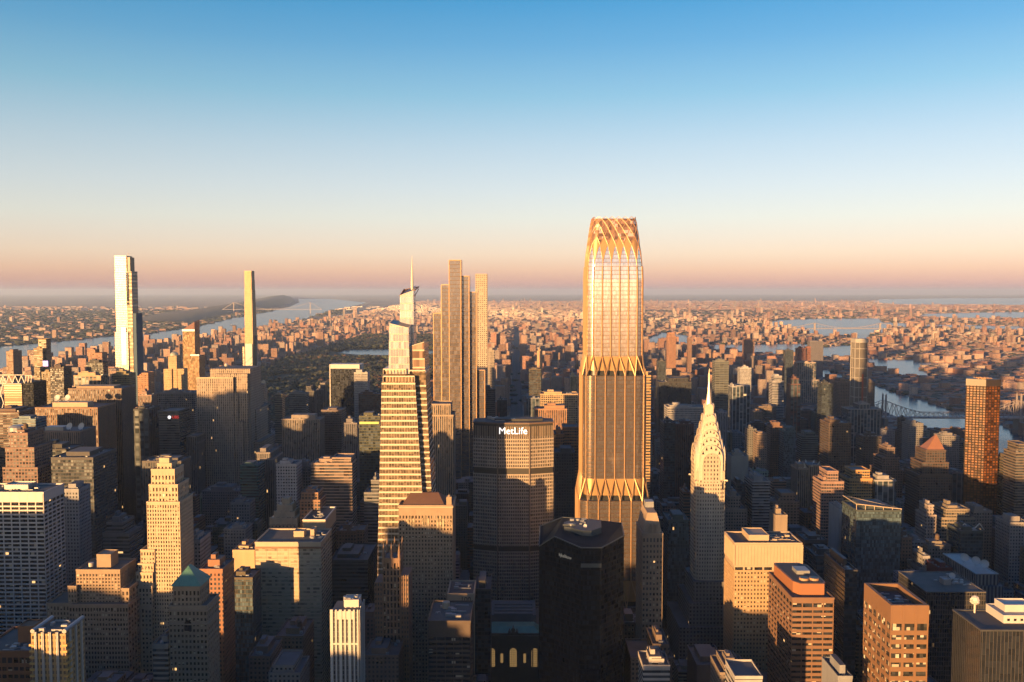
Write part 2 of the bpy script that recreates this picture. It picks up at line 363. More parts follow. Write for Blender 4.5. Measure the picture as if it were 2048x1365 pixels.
PARK = [(-1290, 2190), (-300, 2190), (-300, 7600), (-1290, 7600)]
b = MB(); b.v = [(x, y, .12) for x, y in PARK]; b.f = [(0, 1, 2, 3)]; b.m = [0]; b.t = [(0,)*4]; b.p = [(0,)*4]
struct('park_lawn', b, plain('lawn', (.05, .065, .02), .95, var=.6, scale=.01))
def blob(b, x, y, z, r, h, rd, m=0, n=6, t=None):
    ph = rd.random()*6; vs = []; fs = []
    for k, (rr, zz) in enumerate(((.75, -.35), (1., .15), (.72, .7))):
        for i in range(n): q = ph+6.2832*(i+.5*k)/n; j = rd.uniform(.8, 1.2); vs.append((x+math.cos(q)*r*rr*j, y+math.sin(q)*r*rr*j, z+h*zz*rd.uniform(.85, 1.15)))
    vs.append((x, y, z+h*1.02))
    for k in range(2):
        for i in range(n): fs.append((k*n+i, k*n+(i+1) % n, (k+1)*n+(i+1) % n, (k+1)*n+i))
    for i in range(n): fs.append((2*n+i, 2*n+(i+1) % n, 3*n))
    b.add(vs, fs, m)
LEAF = [plain('leaves_green', (.03, .05, .02), .9, var=.7, scale=.03), plain('leaves_olive', (.06, .065, .02), .9, var=.6, scale=.03), plain('leaves_rust', (.13, .06, .018), .9, var=.5, scale=.03)]
rd = random.Random(5); b = MB(); cnt = 0
lake = WPW['park_lake']; pond = WPW['park_pond']
while cnt < 13000:
    y = 2200+5380*rd.random()**1.35; x = rd.uniform(-1285, -305)
    u, v = px((x, y, 8))
    if u < 60 or u > 900: continue
    if pip(x, y, lake) or pip(x, y, pond): continue
    if 4700 < y < 5700 and 655 < px((x, y, 0))[0] and px((x, y, 0))[1] < 718: continue
    d = math.sin(x*.011+y*.004)+math.sin(y*.009-x*.006)+math.sin(x*.02)*.5
    if d < -1.35: continue
    s = rd.uniform(5.5, 9.5)*(1+y/7000)
    mm = 0 if rd.random() < .62-.17*d else (1 if rd.random() < .68 else 2)
    blob(b, x, y, s*.7, s, s*rd.uniform(.7, 1.15), rd, mm); cnt += 1
tag(b.build('park_woods', LEAF), 'dark green and rust autumn treetops filling the long park', 'trees', kind='stuff')
# far shore ridges
def ridge(name, line, wdt, m):
    b = MB(); k = len(line); rd = random.Random(3)
    for i, (x, y, h) in enumerate(line):
        for dx, hh in ((0, 0), (wdt*.12, .75), (wdt*.3, 1.), (wdt*.65, .85), (wdt, 0)): b.v.append((x-dx, y+dx*.3, hh*h*rd.uniform(.85, 1.1)-(.5 if hh == 0 else 0)))
    for i in range(k-1):
        for j in range(4): b.f.append((i*5+j, (i+1)*5+j, (i+1)*5+j+1, i*5+j+1)); b.m.append(0); b.t.append((0,)*4); b.p.append((0,)*4)
    o = b.build(name, m); [setattr(p, 'use_smooth', True) for p in o.data.polygons]; return tag(o, kind='structure')
HM = plain('wooded_hill', (.035, .045, .03), .95, var=.8, scale=.006, bump=8)
pts = [G(u, v) for u, v in ((-200, 700), (0, 688), (100, 680), (200, 670), (300, 662), (400, 647), (470, 630), (540, 618), (575, 611), (594, 603.5), (590, 598))]
ridge('hills', [(x-60, y, h) for (x, y), h in list(zip(pts, (6, 8, 10, 12, 16, 25, 60, 110, 170, 230, 150)))[5:]], 1500, HM)
# ------------------------------------------------------------------ far city, too many to count
def citybox(xs, ys, ws, ds, hs, cols, pars, fl=3.4, nm='far', rot=None):
    n = len(xs); x0 = xs-ws/2; x1 = xs+ws/2; y0 = ys-ds/2; y1 = ys+ds/2; z = np.zeros(n)
    V = np.stack([np.stack([a, c, e], -1) for a, c, e in ((x0, y0, z), (x1, y0, z), (x1, y1, z), (x0, y1, z), (x0, y0, hs), (x1, y0, hs), (x1, y1, hs), (x0, y1, hs))], 1)
    if rot is not None:
        cx = xs[:, None]; cy = ys[:, None]; dx = V[:, :, 0]-cx; dy = V[:, :, 1]-cy; c_ = np.cos(rot)[:, None]; s_ = np.sin(rot)[:, None]
        V[:, :, 0] = cx+dx*c_-dy*s_; V[:, :, 1] = cy+dx*s_+dy*c_
    Fq = np.array([(0, 1, 5, 4), (1, 2, 6, 5), (2, 3, 7, 6), (3, 0, 4, 7), (4, 5, 6, 7)])
    faces = (Fq[None]+(np.arange(n)*8)[:, None, None]).reshape(-1, 4)
    me = bpy.data.meshes.new(nm); me.vertices.add(n*8); me.vertices.foreach_set('co', V.reshape(-1).astype(np.float32))
    me.loops.add(len(faces)*4); me.loops.foreach_set('vertex_index', faces.reshape(-1).astype(np.int32))
    me.polygons.add(len(faces)); me.polygons.foreach_set('loop_start', (np.arange(len(faces))*4).astype(np.int32)); me.polygons.foreach_set('loop_total', np.full(len(faces), 4, np.int32))
    T4 = np.concatenate([cols, np.full((n, 1), fl/10)], 1).astype(np.float32)
    for an, dat in (('tint', T4), ('par', pars.astype(np.float32))):
        at = me.attributes.new(an, 'FLOAT_COLOR', 'CORNER'); at.data.foreach_set('color', np.repeat(dat, 20, axis=0).ravel())
    me.materials.append(FAR); me.update(); me.validate(); me.shade_flat()
    o = bpy.data.objects.new(nm, me); col.objects.link(o); return o
PAL = np.array([1., .97, .93])*np.array([(.5, .27, .2), (.4, .2, .15), (.55, .36, .28), (.5, .34, .26), (.3, .17, .13), (.62, .5, .44), (.4, .34, .33), (.36, .22, .18), (.68, .46, .38)])
def infov(xs, ys, pad=60):
    u = VPX+F*xs/ys; return (u > -pad) & (u < 2048+pad)
def field(y0, y1, step, nm, label, hf, wf=.62, jit=.3, xr=None, extra=None, roof=0):
    ys = []; xs = []; y = y0
    while y < y1:
        s = step(y) if callable(step) else step
        xa = (-100-VPX)/F*y; xb = (2150-VPX)/F*y
        if xr: xa = max(xa, xr[0]); xb = min(xb, xr[1])
        if xb > xa:
            g = np.arange(xa, xb, s); xs.append(g+rng.uniform(-jit, jit, len(g))*s); ys.append(np.full(len(g), y)+rng.uniform(-jit, jit, len(g))*s)
        y += s*.9
    xs = np.concatenate(xs); ys = np.concatenate(ys); S_ = np.array([step(v) if callable(step) else step for v in ys])
    k = ~wet(xs, ys) & ~pip(xs, ys, PARK) & infov(xs, ys)
    if extra: k &= extra(xs, ys)
    xs, ys, S_ = xs[k], ys[k], S_[k]; n = len(xs)
    h = hf(xs, ys, rng.random(n), rng.random(n)); k = h > 0; xs, ys, S_, h = xs[k], ys[k], S_[k], h[k]; n = len(xs)
    ws = S_*wf*rng.uniform(.55, 1.25, n); ds = np.minimum(S_*.6, S_*wf*rng.uniform(.4, 1., n))
    tall = h > 45; ws = np.where(tall, np.minimum(ws, 34), ws); ds = np.where(tall, np.minimum(ds, 26), ds)
    c = PAL[rng.integers(0, len(PAL), n)]*rng.uniform(.7, 1.25, (n, 1)); p = np.tile(np.array([[.35, .5, .5, 0]]), (n, 1)); p[:, 0] = rng.uniform(.25, .5, n)
    o = citybox(xs, ys, ws, ds, h, c, p, nm=nm)
    tag(o, label, 'buildings', kind='stuff'); print(nm, n); return o
def avenue_gap(xs, ys):          # park avenue's straight cut between the blocks
    return (np.abs(xs) > 32) | (ys > 9500)
def h_near(xs, ys, a, c):        # upper east and west sides
    h = 14+18*a
    east = (xs > -300); t = np.where(east, .34, .3)*np.clip(1.5-ys/6500, .25, 1)
    h = np.where(c < t, 40+75*a**1.6, h); h = np.where((xs > 700) & (ys < 3100), np.minimum(h, 14), h); return np.where((xs > 1150), np.where(c < .08, 36, 8+8*a), h)
def cpw(xs, ys): return (xs < -1290) | (xs > -300)
SHORE_E = lambda ys: 1150-(ys-2500)*.05
field(2260, 6200, lambda y: 36+(y-2260)*.006, 'uptown_blocks', 'packed brick apartment blocks on both sides of the long park', h_near, wf=.8, extra=lambda x, y: avenue_gap(x, y) & (x > -2600))
def h_mid(xs, ys, a, c):
    nj = xs < -(2500+.0*ys); h = 8+12*a; h = np.where(c < .1, 30+35*a, h); h = np.where(c < .02, 70, h)
    h = np.where((c > .72) & (xs > 1800) & (c > .93), 0, h)
    return h
field(6200, 12000, lambda y: 44+(y-6200)*.009, 'harlem_blocks', 'pink lit low brick blocks of the uptown flats beyond the park', h_mid, wf=.6, extra=lambda x, y: avenue_gap(x, y) & (x > -3300+(y-6200)*.12))
def h_far(xs, ys, a, c): return np.where(c < .03, 55+70*a, np.where(c > .8, 0, 10+18*a))
field(12000, 34000, lambda y: 92+(y-12000)*.014, 'outer_city_blocks', 'far pink and cream city fading into the haze below the horizon', h_far, wf=.6, jit=.45, extra=lambda x, y: x > -2600-(y-12000)*.05)
def h_nj(xs, ys, a, c): return np.where(c < .025, 40+35*a, np.where(c > .42, 0, 12+9*a))
field(5500, 22000, lambda y: 85+(y-5500)*.014, 'far_shore_blocks', 'scattered pale blocks on the dark wooded shore across the wide river', h_nj, wf=.45, jit=.45, extra=lambda x, y: (x < G(0, 690)[0]*0-2950-(y-6000)*.02))
# trees between the far blocks
b = MB(); rd = random.Random(9); c = 0
while c < 7500:
    y = 2900*(1+5*rd.random()**1.6); x = rd.uniform((-60-VPX)/F*y, (2100-VPX)/F*y)
    if wet(x, y) or pip(x, y, PARK): continue
    isl = x > 1150 or x < -3000
    if not isl and rd.random() < .92: continue
    s = rd.uniform(6, 10)*(1+y/6500); blob(b, x, y, s*.3, s*1.5, s*.6, rd, 0 if rd.random() < .75 else 1, 5); c += 1
tag(b.build('shore_trees', LEAF), 'dark tree belts along the rivers and between the far blocks', 'trees', kind='stuff')
# ------------------------------------------------------------------ towers with modelled piers, spandrels and panes
def framed(r, x0, x1, y0, y1, z0, z1, nb, ns, nf, wall, glass, pier=.35, span=.4, dep=.5, faces='fl', top=0., low=None, trim=True, wname='window', budget=100, skip=None, sub=1):
    """a storeyed block: solid core, piers and spandrels standing proud, one pane per bay and storey"""
    fw = MB(); zt = z1-top; h = (zt-z0)/nf; e = dep
    fw.box(x0+e, x1-e, y0+e, y1-e, z0, z1-.3)
    sides = []
    for fc in 'flrb':
        n = nb if fc in 'fb' else ns
        if fc == 'f': o, d, nn, Ln = (x0, y0), (1, 0), (0, 1), x1-x0
        elif fc == 'b': o, d, nn, Ln = (x1, y1), (-1, 0), (0, -1), x1-x0
        elif fc == 'l': o, d, nn, Ln = (x0, y1), (0, -1), (1, 0), y1-y0
        else: o, d, nn, Ln = (x1, y0), (0, 1), (-1, 0), y1-y0
        def bx(mb, a, c, za, zb, i0, i1, o=o, d=d, nn=nn):
            p = (o[0]+d[0]*a+nn[0]*i0, o[1]+d[1]*a+nn[1]*i0); q = (o[0]+d[0]*c+nn[0]*i1, o[1]+d[1]*c+nn[1]*i1)
            mb.box(min(p[0], q[0]), max(p[0], q[0]), min(p[1], q[1]), max(p[1], q[1]), za, zb)
        bw = Ln/n
        for i in range(n+1):
            a = i*bw; pw = bw*pier/2
            bx(fw, max(e if fc in 'lr' else 0, a-pw), min(Ln-(e if fc in 'lr' else 0), a+pw), z0, z1, 0, e+.05)
        if top: bx(fw, e, Ln-e, zt, z1-.05, .08, e+.05)
        for k in range(nf+(0 if top else 1)): bx(fw, e, Ln-e, z0+k*h-h*span/2*(k > 0), z0+k*h+h*span/2, .1, e+.05)
        if fc in faces: sides.append((fc, bx, n, bw))
    fw.build('wall', wall, r)
    shared = {}; rest = MB(); cnt = 0
    for k in range(nf-1, -1, -1):
        for fc, bx, n, bw in sides:
            for i in range(n):
                if skip and skip(fc, i, k): continue
                a = i*bw+bw*pier/2; c = (i+1)*bw-bw*pier/2; za = z0+k*h+h*span/2; zb = z0+(k+1)*h-h*span/2*((k+1 < nf) or not top)
                if cnt < budget and (low is None or zb > low):
                    key = (fc, round(c-a, 2), round(zb-za, 2))
                    mb = MB(); bx(mb, a, c, za, zb, e-.12, e+.02)
                    cc = Vector(mb.v[0])
                    if key not in shared:
                        mb.v = [tuple(Vector(q)-cc) for q in mb.v]; shared[key] = mb.mesh(wname, [glass])
                    o = bpy.data.objects.new(wname, shared[key]); col.objects.link(o); o.parent = r; o.location = cc; cnt += 1
                else: bx(rest, a, c, za, zb, e-.12, e+.02)
    if rest.v: tag(rest.build('windows' if wname == 'window' else wname, glass, r), kind='stuff')
    if trim:
        b = MB(); b.parapet(x0-.2, x1+.2, y0-.2, y1+.2, z1-.28, 1.6, .8); b.build('parapet', wall, r)
        b = MB(); b.box(x0+.7, x1-.7, y0+.7, y1-.7, z1-.29, z1+.02); b.build('roof', ROOFM, r)
def at(uL, uR, vt, Y):
    a = W(uL, vt, Y); return a.x, W(uR, vt, Y).x, a.z
def here(name, label, cat, uL, uR, vt, Y, D, vb=None, group=None):
    x0, x1, z = at(uL, uR, vt, Y); cx = (x0+x1)/2; cy = Y+D/2
    protect(x0, x1, Y, Y+D, vb)
    return root(name, label, cat, (cx, cy, 0), group), (x1-x0)/2, D/2, z
LIME = plain('limestone', (.68, .55, .38), .8, var=.22, scale=.12, bump=.1)
TAN = plain('tan_brick', (.44, .33, .23), .85, var=.22, scale=.15)
BROWN = plain('brown_brick', (.23, .15, .1), .85, var=.25, scale=.15)
BRONZE = plain('bronze_cladding', (.30, .15, .08), .5, .2, var=.2)
TRAV = plain('white_travertine', (.72, .69, .67), .6, var=.12)
CREAM = plain('cream_stone', (.6, .47, .33), .75, var=.15)
P1 = pane('window_glass', lit=.008); P2 = pane('dark_glass', (.012, .014, .018), .08, lit=.004, blind=.05); P3 = pane('warm_glass', (.03, .025, .02), .1, lit=.005)
PG = pane('pale_blind_glass', (.2, .17, .12), .22, .2, blind=.5, bc=(.3, .25, .18), lit=.0)
GOLD = plain('gold_metal', (.28, .18, .1), .45, .6, var=.08)
GOLDP = plain('gold_panel', (.25, .155, .07), .45, .55, var=.1)
def pent(r, x0, x1, y0, y1, z, h, m, name='penthouse'):
    b = MB(); b.box(x0, x1, y0, y1, z, z+h); b.parapet(x0-.1, x1+.1, y0-.1, y1+.1, z+h, .8, .4); return b.build(name, m, r)
def plant(r, x0, x1, y0, y1, z, n, seed, m=METAL, s=2.2):
    rd = random.Random(seed); s *= .85
    for i in range(int(n*1.6)):
        a = rd.uniform(x0, x1-s*2); c = rd.uniform(y0, y1-s*1.5); q = s*rd.uniform(.4, 1.25); b = MB()
        if rd.random() < .5: b.box(a, a+q*1.7, c, c+q, z, z+q*.8)
        elif rd.random() < .5: b.box(a, min(x1, a+q*rd.uniform(3, 7)), c, c+.8, z, z+.9)
        else: b.cyl(a+q, c+q*.6, z, z+q*.7, q*.6)
        b.build('rooftop_unit', m, r)
# --- white slab at the left edge
r, w, d, z = here('office_tower', 'white slab tower gridded with wide black windows, cut by the left edge', 'office tower', -62, 87, 987, 820, 38, 1365)
framed(r, -w, w, -d, d, 0, z, 9, 5, 50, TRAV, P2, .12, .36, .9, 'fr', top=8.5); pent(r, -w*.3, w*.35, -d*.2, d*.6, z, 4, METAL); plant(r, -w*.6, w*.8, -d*.6, d*.8, z, 14, 1)
# --- tall stepped limestone tower with side wing (42nd and 5th)
r, w, d, z = here('art_deco_tower', 'tall stepped limestone tower glowing gold, crowned by a small boxy cap', 'office tower', 293, 359, 1000, 820, 34, 1365)
framed(r, -w, w, -d, d, 0, z-3, 13, 12, 52, LIME, P3, .5, .42, .5, 'fr', top=2)
def sub(r, uL, uR, vt, Y, y0, y1, cx, cy, z0, nb, ns, wall, glass, budget=30, pier=.5, span=.45, top=2., faces='fr', fh=4.2, dep=.4):
    a, c, zz = at(uL, uR, vt, Y); nf = max(1, int((zz-z0-top)/fh)); framed(r, a-cx, c-cx, y0-cy, y1-cy, z0, zz, nb, ns, nf, wall, glass, pier, span, dep, faces, top, budget=budget); return a-cx, c-cx, zz
cx, cy = r.location.x, r.location.y
sub(r, 297, 355, 972, 822, 822.5, 851, cx, cy, z-3, 9, 8, LIME, P3, 10)
sub(r, 302, 349, 941, 825, 825, 848, cx, cy, W(0, 974, 822).z, 7, 6, LIME, P3, 10, top=5)
sub(r, 313, 342, 930, 827, 828, 843, cx, cy, W(0, 943, 825).z, 4, 4, LIME, P3, 4)
a, c, zz = at(318, 338, 916, 830); pent(r, a-cx, c-cx, 830-cy, 838-cy, W(0, 932, 828).z, 6.5, LIME, 'cap')
for i, (ul, ur, vt, yo) in enumerate(((281, 309, 1102, -1), (276, 307, 1130, -2), (272, 305, 1148, -3), (270, 304, 1175, -4), (268, 303, 1216, -5))):
    a, c, zz = at(ul, ur, vt, 820+yo); nf = 3 if i < 4 else 24; z0 = (W(0, (1130, 1148, 1175, 1216, 1365)[i], 820).z) if i < 4 else 0
    framed(r, a-cx, c-cx, 820+yo-cy, 844+i-cy, z0, zz, 5, 4, max(1, int((zz-z0)/4.2)), LIME, P3, .5, .5, .4, 'fr', top=1.5, budget=14)
protect(*[at(268, 303, 1216, 815)[0], at(268, 303, 1216, 815)[1]], 815, 850, 1365)
# --- wide stepped tan block
r, w, d, z = here('office_block', 'broad tan block stepping down both sides left of the tall stepped golden tower', 'office block', 152, 240, 1142, 800, 34, 1365)
cx, cy = r.location.x, r.location.y
framed(r, -w, w, -d, d, 0, z, 14, 5, 44, TAN, P3, .42, .5, .5, 'f', top=3); pent(r, -w*.25, w*.4, -d*.5, d*.4, z, 12, TAN)
sub(r, 240.6, 256, 1181, 795, 797, 832, cx, cy, 0, 2, 5, TAN, P3, 20, faces='fr'); sub(r, 134, 151, 1176, 795, 796.5, 830, cx, cy, 0, 3, 5, TAN, P3, 20)
sub(r, 138, 256, 1212, 790, 790, 838, cx, cy, 0, 20, 8, TAN, P3, 60, pier=.4); sub(r, 92, 137, 1210, 794, 795, 832, cx, cy, 0, 7, 5, TAN, P3, 20)
b = MB(); b.cyl(-w*.55, -d*.4, z+1, z+4.5, 2.2); b.build('water_tank', WHITE, r); protect(cx-60, cx+w+12, 790, 840, 1365)
# --- tan tower with green pyramid roof
COP = facade('copper_roof', (.16, .4, .3), bay=1.6, floor=50, wx=.12, wz=1., glass=(.1, .25, .2), lit=0, wr=.5, roof=(.16, .4, .3))
COPP = plain('verdigris_copper', (.13, .36, .28), .55, .2, var=.3)
r, w, d, z = here('pyramid_roof_tower', 'tan brick tower under a pale green copper pyramid roof', 'office tower', 337, 414, 1215, 640, 26, 1365)
cx, cy = r.location.x, r.location.y
framed(r, -w, w, -d, d, 0, z, 10, 8, 38, TAN, P3, .45, .5, .5, 'fr', top=3, low=30)
a, c, zz = at(347, 401, 1175, 643); framed(r, a-cx, c-cx, -d+2, d-4, z-1, zz, 7, 6, 3, TAN, P3, .5, .4, .4, 'fr', top=2.5, budget=40)
ap = W(378, 1131, 652); a -= cx; c -= cx
b = MB(); q = 1.2; b.prism([(a-q, -d+2-q), (c+q, -d+2-q), (c+q, d-4+q), (a-q, d-4+q)], zz+1.4, ap.z, [(ap.x-cx-.3, -2), (ap.x-cx+.3, -2), (ap.x-cx+.3, 2), (ap.x-cx-.3, 2)])
for i in range(9):
    t = i/8; b.bar((a-q+(c-a+2*q)*t, -d+2-q, zz+1.5), (ap.x-cx, -2, ap.z), .12)
    b.bar((c+q, -d+2-q+(2*d-6+2*q)*t, zz+1.5), (ap.x-cx, -2, ap.z), .12)
b.build('pyramid_roof', COPP, r)
b = MB(); b.box(-w-.8, w+.8, -d-.8, d+.8, z-13, z-12); b.box(-w-.6, w+.6, -d-.6, d+.6, z-3.2, z-2.2); b.build('cornice', TAN, r)
b = MB(); b.prism([(-2.6+5.2*i/8, 0) for i in (0, 8)]+[(2.6*math.cos(3.14159*i/8), 4+2.6*math.sin(3.14159*i/8)) for i in range(9)], 0, .3)
b.v = [(x, -d-.15-zq, z-12.5+y*1.2-5) for x, y, zq in b.v]; b.build('arched_window', P2, r)
# --- yellow and white finned tower, bottom left
YEL = plain('yellow_panel', (.75, .45, .12), .6, var=.1)
r, w, d, z = here('apartment_tower', 'slim yellow tower with white vertical fins and wrap balconies, bottom left corner', 'apartment tower', 62, 131, 1268, 500, 22, 1365)
b = MB(); b.box(-w, w, -d, d, 0, z); b.build('wall', facade('finned_glass', (.55, .36, .15), (.06, .05, .05), bay=2.2, floor=3.4, wx=.55, wz=.55, lit=.0), r)
for i in range(4):
    x = -w*.72+i*w*.42; b = MB(); b.box(x-.62, x-.16, -d-.9, -d, 0, z+1.2); b.box(x+.16, x+.62, -d-.9, -d, 0, z+1.2); b.build('fin', WHITE, r)
for i in range(3):
    y = -d*.6+i*d*.6; b = MB(); b.box(w, w+.9, y-.6, y-.15, 0, z+1); b.box(w, w+.9, y+.15, y+.6, 0, z+1); b.build('fin', WHITE, r)
for k in range(20):
    zz = z-7-k*3.6*(1 if k % 3 else 1); b = MB(); b.box(-w-1, -w*.82, -d-.8, -d*.3, zz, zz+1.1); b.build('balcony', YEL, r); b = MB(); b.box(w*.86, w+1, -d-.8, -d*.5, zz, zz+1.1); b.build('balcony', YEL, r)
b = MB(); b.bar((-w+.8, -d, z+1.4), (-w+.8, d, z+1.4), 1.1, n=8); b.bar((w-.8, -d, z+1.4), (w-.8, d, z+1.4), 1.1, n=8); b.build('roof_pipe', METAL, r)
b = MB(); b.box(-w+2, w-2, -d+1, d-1, z, z+.5); b.build('roof', ROOFM, r); plant(r, -w+2, w-2, -d+2, d-2, z+.5, 5, 3)
# --- rust brown block at bottom left
RUST = plain('rust_brick', (.26, .12, .06), .85, var=.2)
r, w, d, z = here('office_block', 'rust brown block with a red rooftop box, at the bottom left corner', 'office block', -45, 60, 1306, 540, 40, 1365)
framed(r, -w, w, -d, d, 0, z, 9, 6, 34, RUST, P2, .25, .5, .5, 'f', top=3); pent(r, 0, w*.6, -d*.2, d*.4, z, 10, RUST)
plant(r, -w*.3, w, -d*.9, -d*.3, z, 10, 5)
# --- gold banded slab
BANDW = plain('pale_spandrel', (.62, .5, .36), .5, var=.08)
r, w, d, z = here('office_tower', 'wide golden slab striped by pale horizontal window bands with a flat roof', 'office tower', 510, 642, 1087, 830, 48, 1365)
framed(r, -w, w, -d, d, 0, z, 6, 5, 40, BANDW, PG, .03, .42, .35, 'fr', top=4.5)
pent(r, w*.0, w*.32, -d*.1, d*.35, z, 5, CREAM); pent(r, w*.5, w*.62, 0, d*.5, z, 6, CREAM); plant(r, w*.5, w*.95, -d*.5, d*.8, z, 9, 8)
b = MB(); b.box(-w-.3, w+.3, -d-.3, -d+.2, z-5, z-3.2); b.build('cornice', BRONZE, r)
# --- artdeco crown behind it
r, w, d, z = here('art_deco_tower', 'golden ziggurat top with fluted buttresses behind the banded slab', 'office tower', 538, 596, 1050, 960, 30, 1080)
cx, cy = r.location.x, r.location.y
b = MB(); b.box(-w, w, -d, d, 0, z); b.build('wall', facade('crown_wall', (.5, .38, .24), bay=4, floor=4, wx=.4, wz=.4, lit=0), r)
for i, (s, hh) in enumerate(((.92, 7), (.68, 13), (.5, 20), (.24, 26))):
    b = MB(); b.box(-w*s, w*s, -d*s, d*s, z, z+hh); n = 5-i
    for k in range(n+1):
        x = -w*s+2*w*s*k/n; b.box(x-.8, x+.8, -d*s-.9, -d*s+.5, z, z+hh+1.2)
        y = -d*s+2*d*s*k/n; b.box(w*s-.5, w*s+.8, y-.7, y+.7, z, z+hh+1.2)
    b.build('crown_tier', LIME, r)
# --- box with framed roof
r, w, d, z = here('office_tower', 'pale cube topped grey tower with white rimmed roof right of the golden ziggurat', 'office tower', 606, 650, 1042, 915, 55, 1320)
b = MB(); b.box(-w, w, -d, d, 0, z); b.build('wall', facade('grey_bands', (.2, .2, .2), bay=30, floor=4, wx=1., wz=.5, lit=0), r)
b = MB(); b.box(-w-.3, w+.3, -d-.3, d+.3, z-14, z); b.build('crown', CREAM, r); b = MB(); b.parapet(-w-.5, w+.5, -d-.5, d+.5, z, 1.5, 1.); b.build('parapet', WHITE, r)
b = MB(); b.box(-w+.6, w-.6, -d+.6, d-.6, z, z+.2); b.build('roof', DARKROOF, r); plant(r, -w*.6, w*.6, -d*.6, d*.7, z, 6, 9)
# --- lincoln-like block with hipped roof
r, w, d, z = here('office_tower', 'massive tan tower with arched top windows and brown hipped roof', 'office tower', 797, 905, 1003, 850, 42, 1180)
framed(r, -w, w, -d, d, 0, z-5, 17, 10, 46, TAN, P3, .5, .45, .5, 'fr', top=9, budget=90)
b = MB(); q = 1; b.prism([(-w+3, -d+3), (w-8, -d+3), (w-8, d-3), (-w+3, d-3)], z-4.5, z+4, [(-w+9, -1), (w-15, -1), (w-15, 1), (-w+9, 1)]); b.build('hipped_roof', plain('brown_tiles', (.2, .1, .06), .8, var=.2), r)
b = MB(); b.box(w-6, w-1, -d+1, -d+6, z-5, z+4); b.cyl(w-3.5, -d+3.5, z+4, z+6, 1.6, .2); b.build('chimney', TAN, r)
b = MB(); b.box(-w-.8, w+.8, -d-.8, d+.8, z-6, z-5); b.build('cornice', LIME, r)
for cxx in (-.55, 0, .55):
    for k in (-1, 0, 1):
        b = MB(); hh = 12 if k == 0 else 10; x = cxx*w+k*2.6; pr = [(-.8, 0), (.8, 0)]+[(.8*math.cos(3.14159*i/6), hh-1+.8*math.sin(3.14159*i/6)) for i in range(7)]
        b.prism(pr, 0, .35); b.v = [(x+p, -d-.1-q_, z-26+h_) for p, h_, q_ in b.v]; b.build('arched_window', PG, r)
# --- brown gothic tower with pinnacles
r, w, d, z = here('gothic_tower', 'brown gothic tower with pointed pinnacles and flanking shoulders', 'office tower', 765, 800, 1120, 730, 22, 1365)
cx, cy = r.location.x, r.location.y; GB = plain('brown_terracotta', (.3, .18, .11), .8, var=.25)
framed(r, -w, w, -d, d, 0, z, 5, 4, 30, GB, P2, .5, .25, .8, 'fr', top=3, budget=60)
for s in (-1, 1):
    b = MB(); b.box(s*w-(7 if s < 0 else -.05), s*w+(7 if s > 0 else -.05), -d+1, d+3, 0, z-17+3*s)
    for k in range(4): x = s*w+s*(1+1.8*k); b.box(x-.35, x+.35, -d+.3, -d+1.1, 0, z-16+3*s)
    b.build('shoulder', facade('gothic_wall', (.3, .18, .11), bay=2.2, floor=4, wx=.45, wz=.5, lit=0), r)
for x in (-w+.8, 0, w-.8):
    for y in (-d+.8, d-.8):
        b = MB(); b.cyl(x, y, z-6, z+6, 1.3, 1.1, 8); b.cyl(x, y, z+6, z+14, 1.1, .05, 8); b.build('pinnacle', GB, r)
protect(cx-w-8, cx+w+8, 728, 760, 1365)
# --- white slender striped tower bottom centre
r, w, d, z = here('apartment_tower', 'slender white tower with dark vertical strips and a notched top, bottom centre left', 'apartment tower', 663, 717, 1222, 610, 20, 1365)
b = MB(); b.box(-w, w, -d, d, 0, z); b.build('wall', facade('strip_glass', (.2, .2, .21), (.04, .045, .05), bay=2.0, floor=3.4, wx=.8, wz=.7, lit=0), r)
for i in range(7):
    x = -w+2*w*i/6; ww = .55 if i % 2 else 1.0; b = MB(); b.box(x-ww, x+ww, -d-.7, -d, 0, z+1); b.build('pier', WHITE, r)
for i in range(4):
    y = -d+2*d*i/3; b = MB(); b.box(w, w+.7, y-.7, y+.7, 0, z+1); b.build('pier', WHITE, r)
b = MB(); b.box(-w*.62, w*.62, -d-.35, -d-.02, z-6, z-.2); b.box(-w, w, -d-.5, -d-.02, z-24, z-22.6); b.build('lintel', WHITE, r)
b = MB(); b.box(-w*.4, -w*.25, -d-.45, -d-.36, z-4.6, z-1.6); b.box(-.5, .5, -d-.45, -d-.36, z-4.6, z-1.6); b.box(w*.25, w*.4, -d-.45, -d-.36, z-4.6, z-1.6); b.build('window', P2, r)
pent(r, -w*.2, w*.9, -d*.4, d*.7, z, 5, WHITE); plant(r, -w*.5, w*.9, -d*.3, d*.6, z+5, 6, 4)
# --- dark brown banded block in front of '100'
r, w, d, z = here('office_block', 'dark brown banded block with sunken dark roof in front of the 100 tower', 'office block', 856, 941, 1245, 690, 46, 1365)
framed(r, -w, w, -d, d, 0, z, 5, 5, 32, plain('dark_brown_panel', (.11, .075, .055), .7), P2, .08, .45, .5, 'fr', top=12)
plant(r, -w*.8, w*.8, -d*.7, d*.8, z, 10, 12, s=3); b = MB(); b.cyl(-w*.3, d*.4, z, z+5, 3.2); b.build('water_tank', CREAM, r)
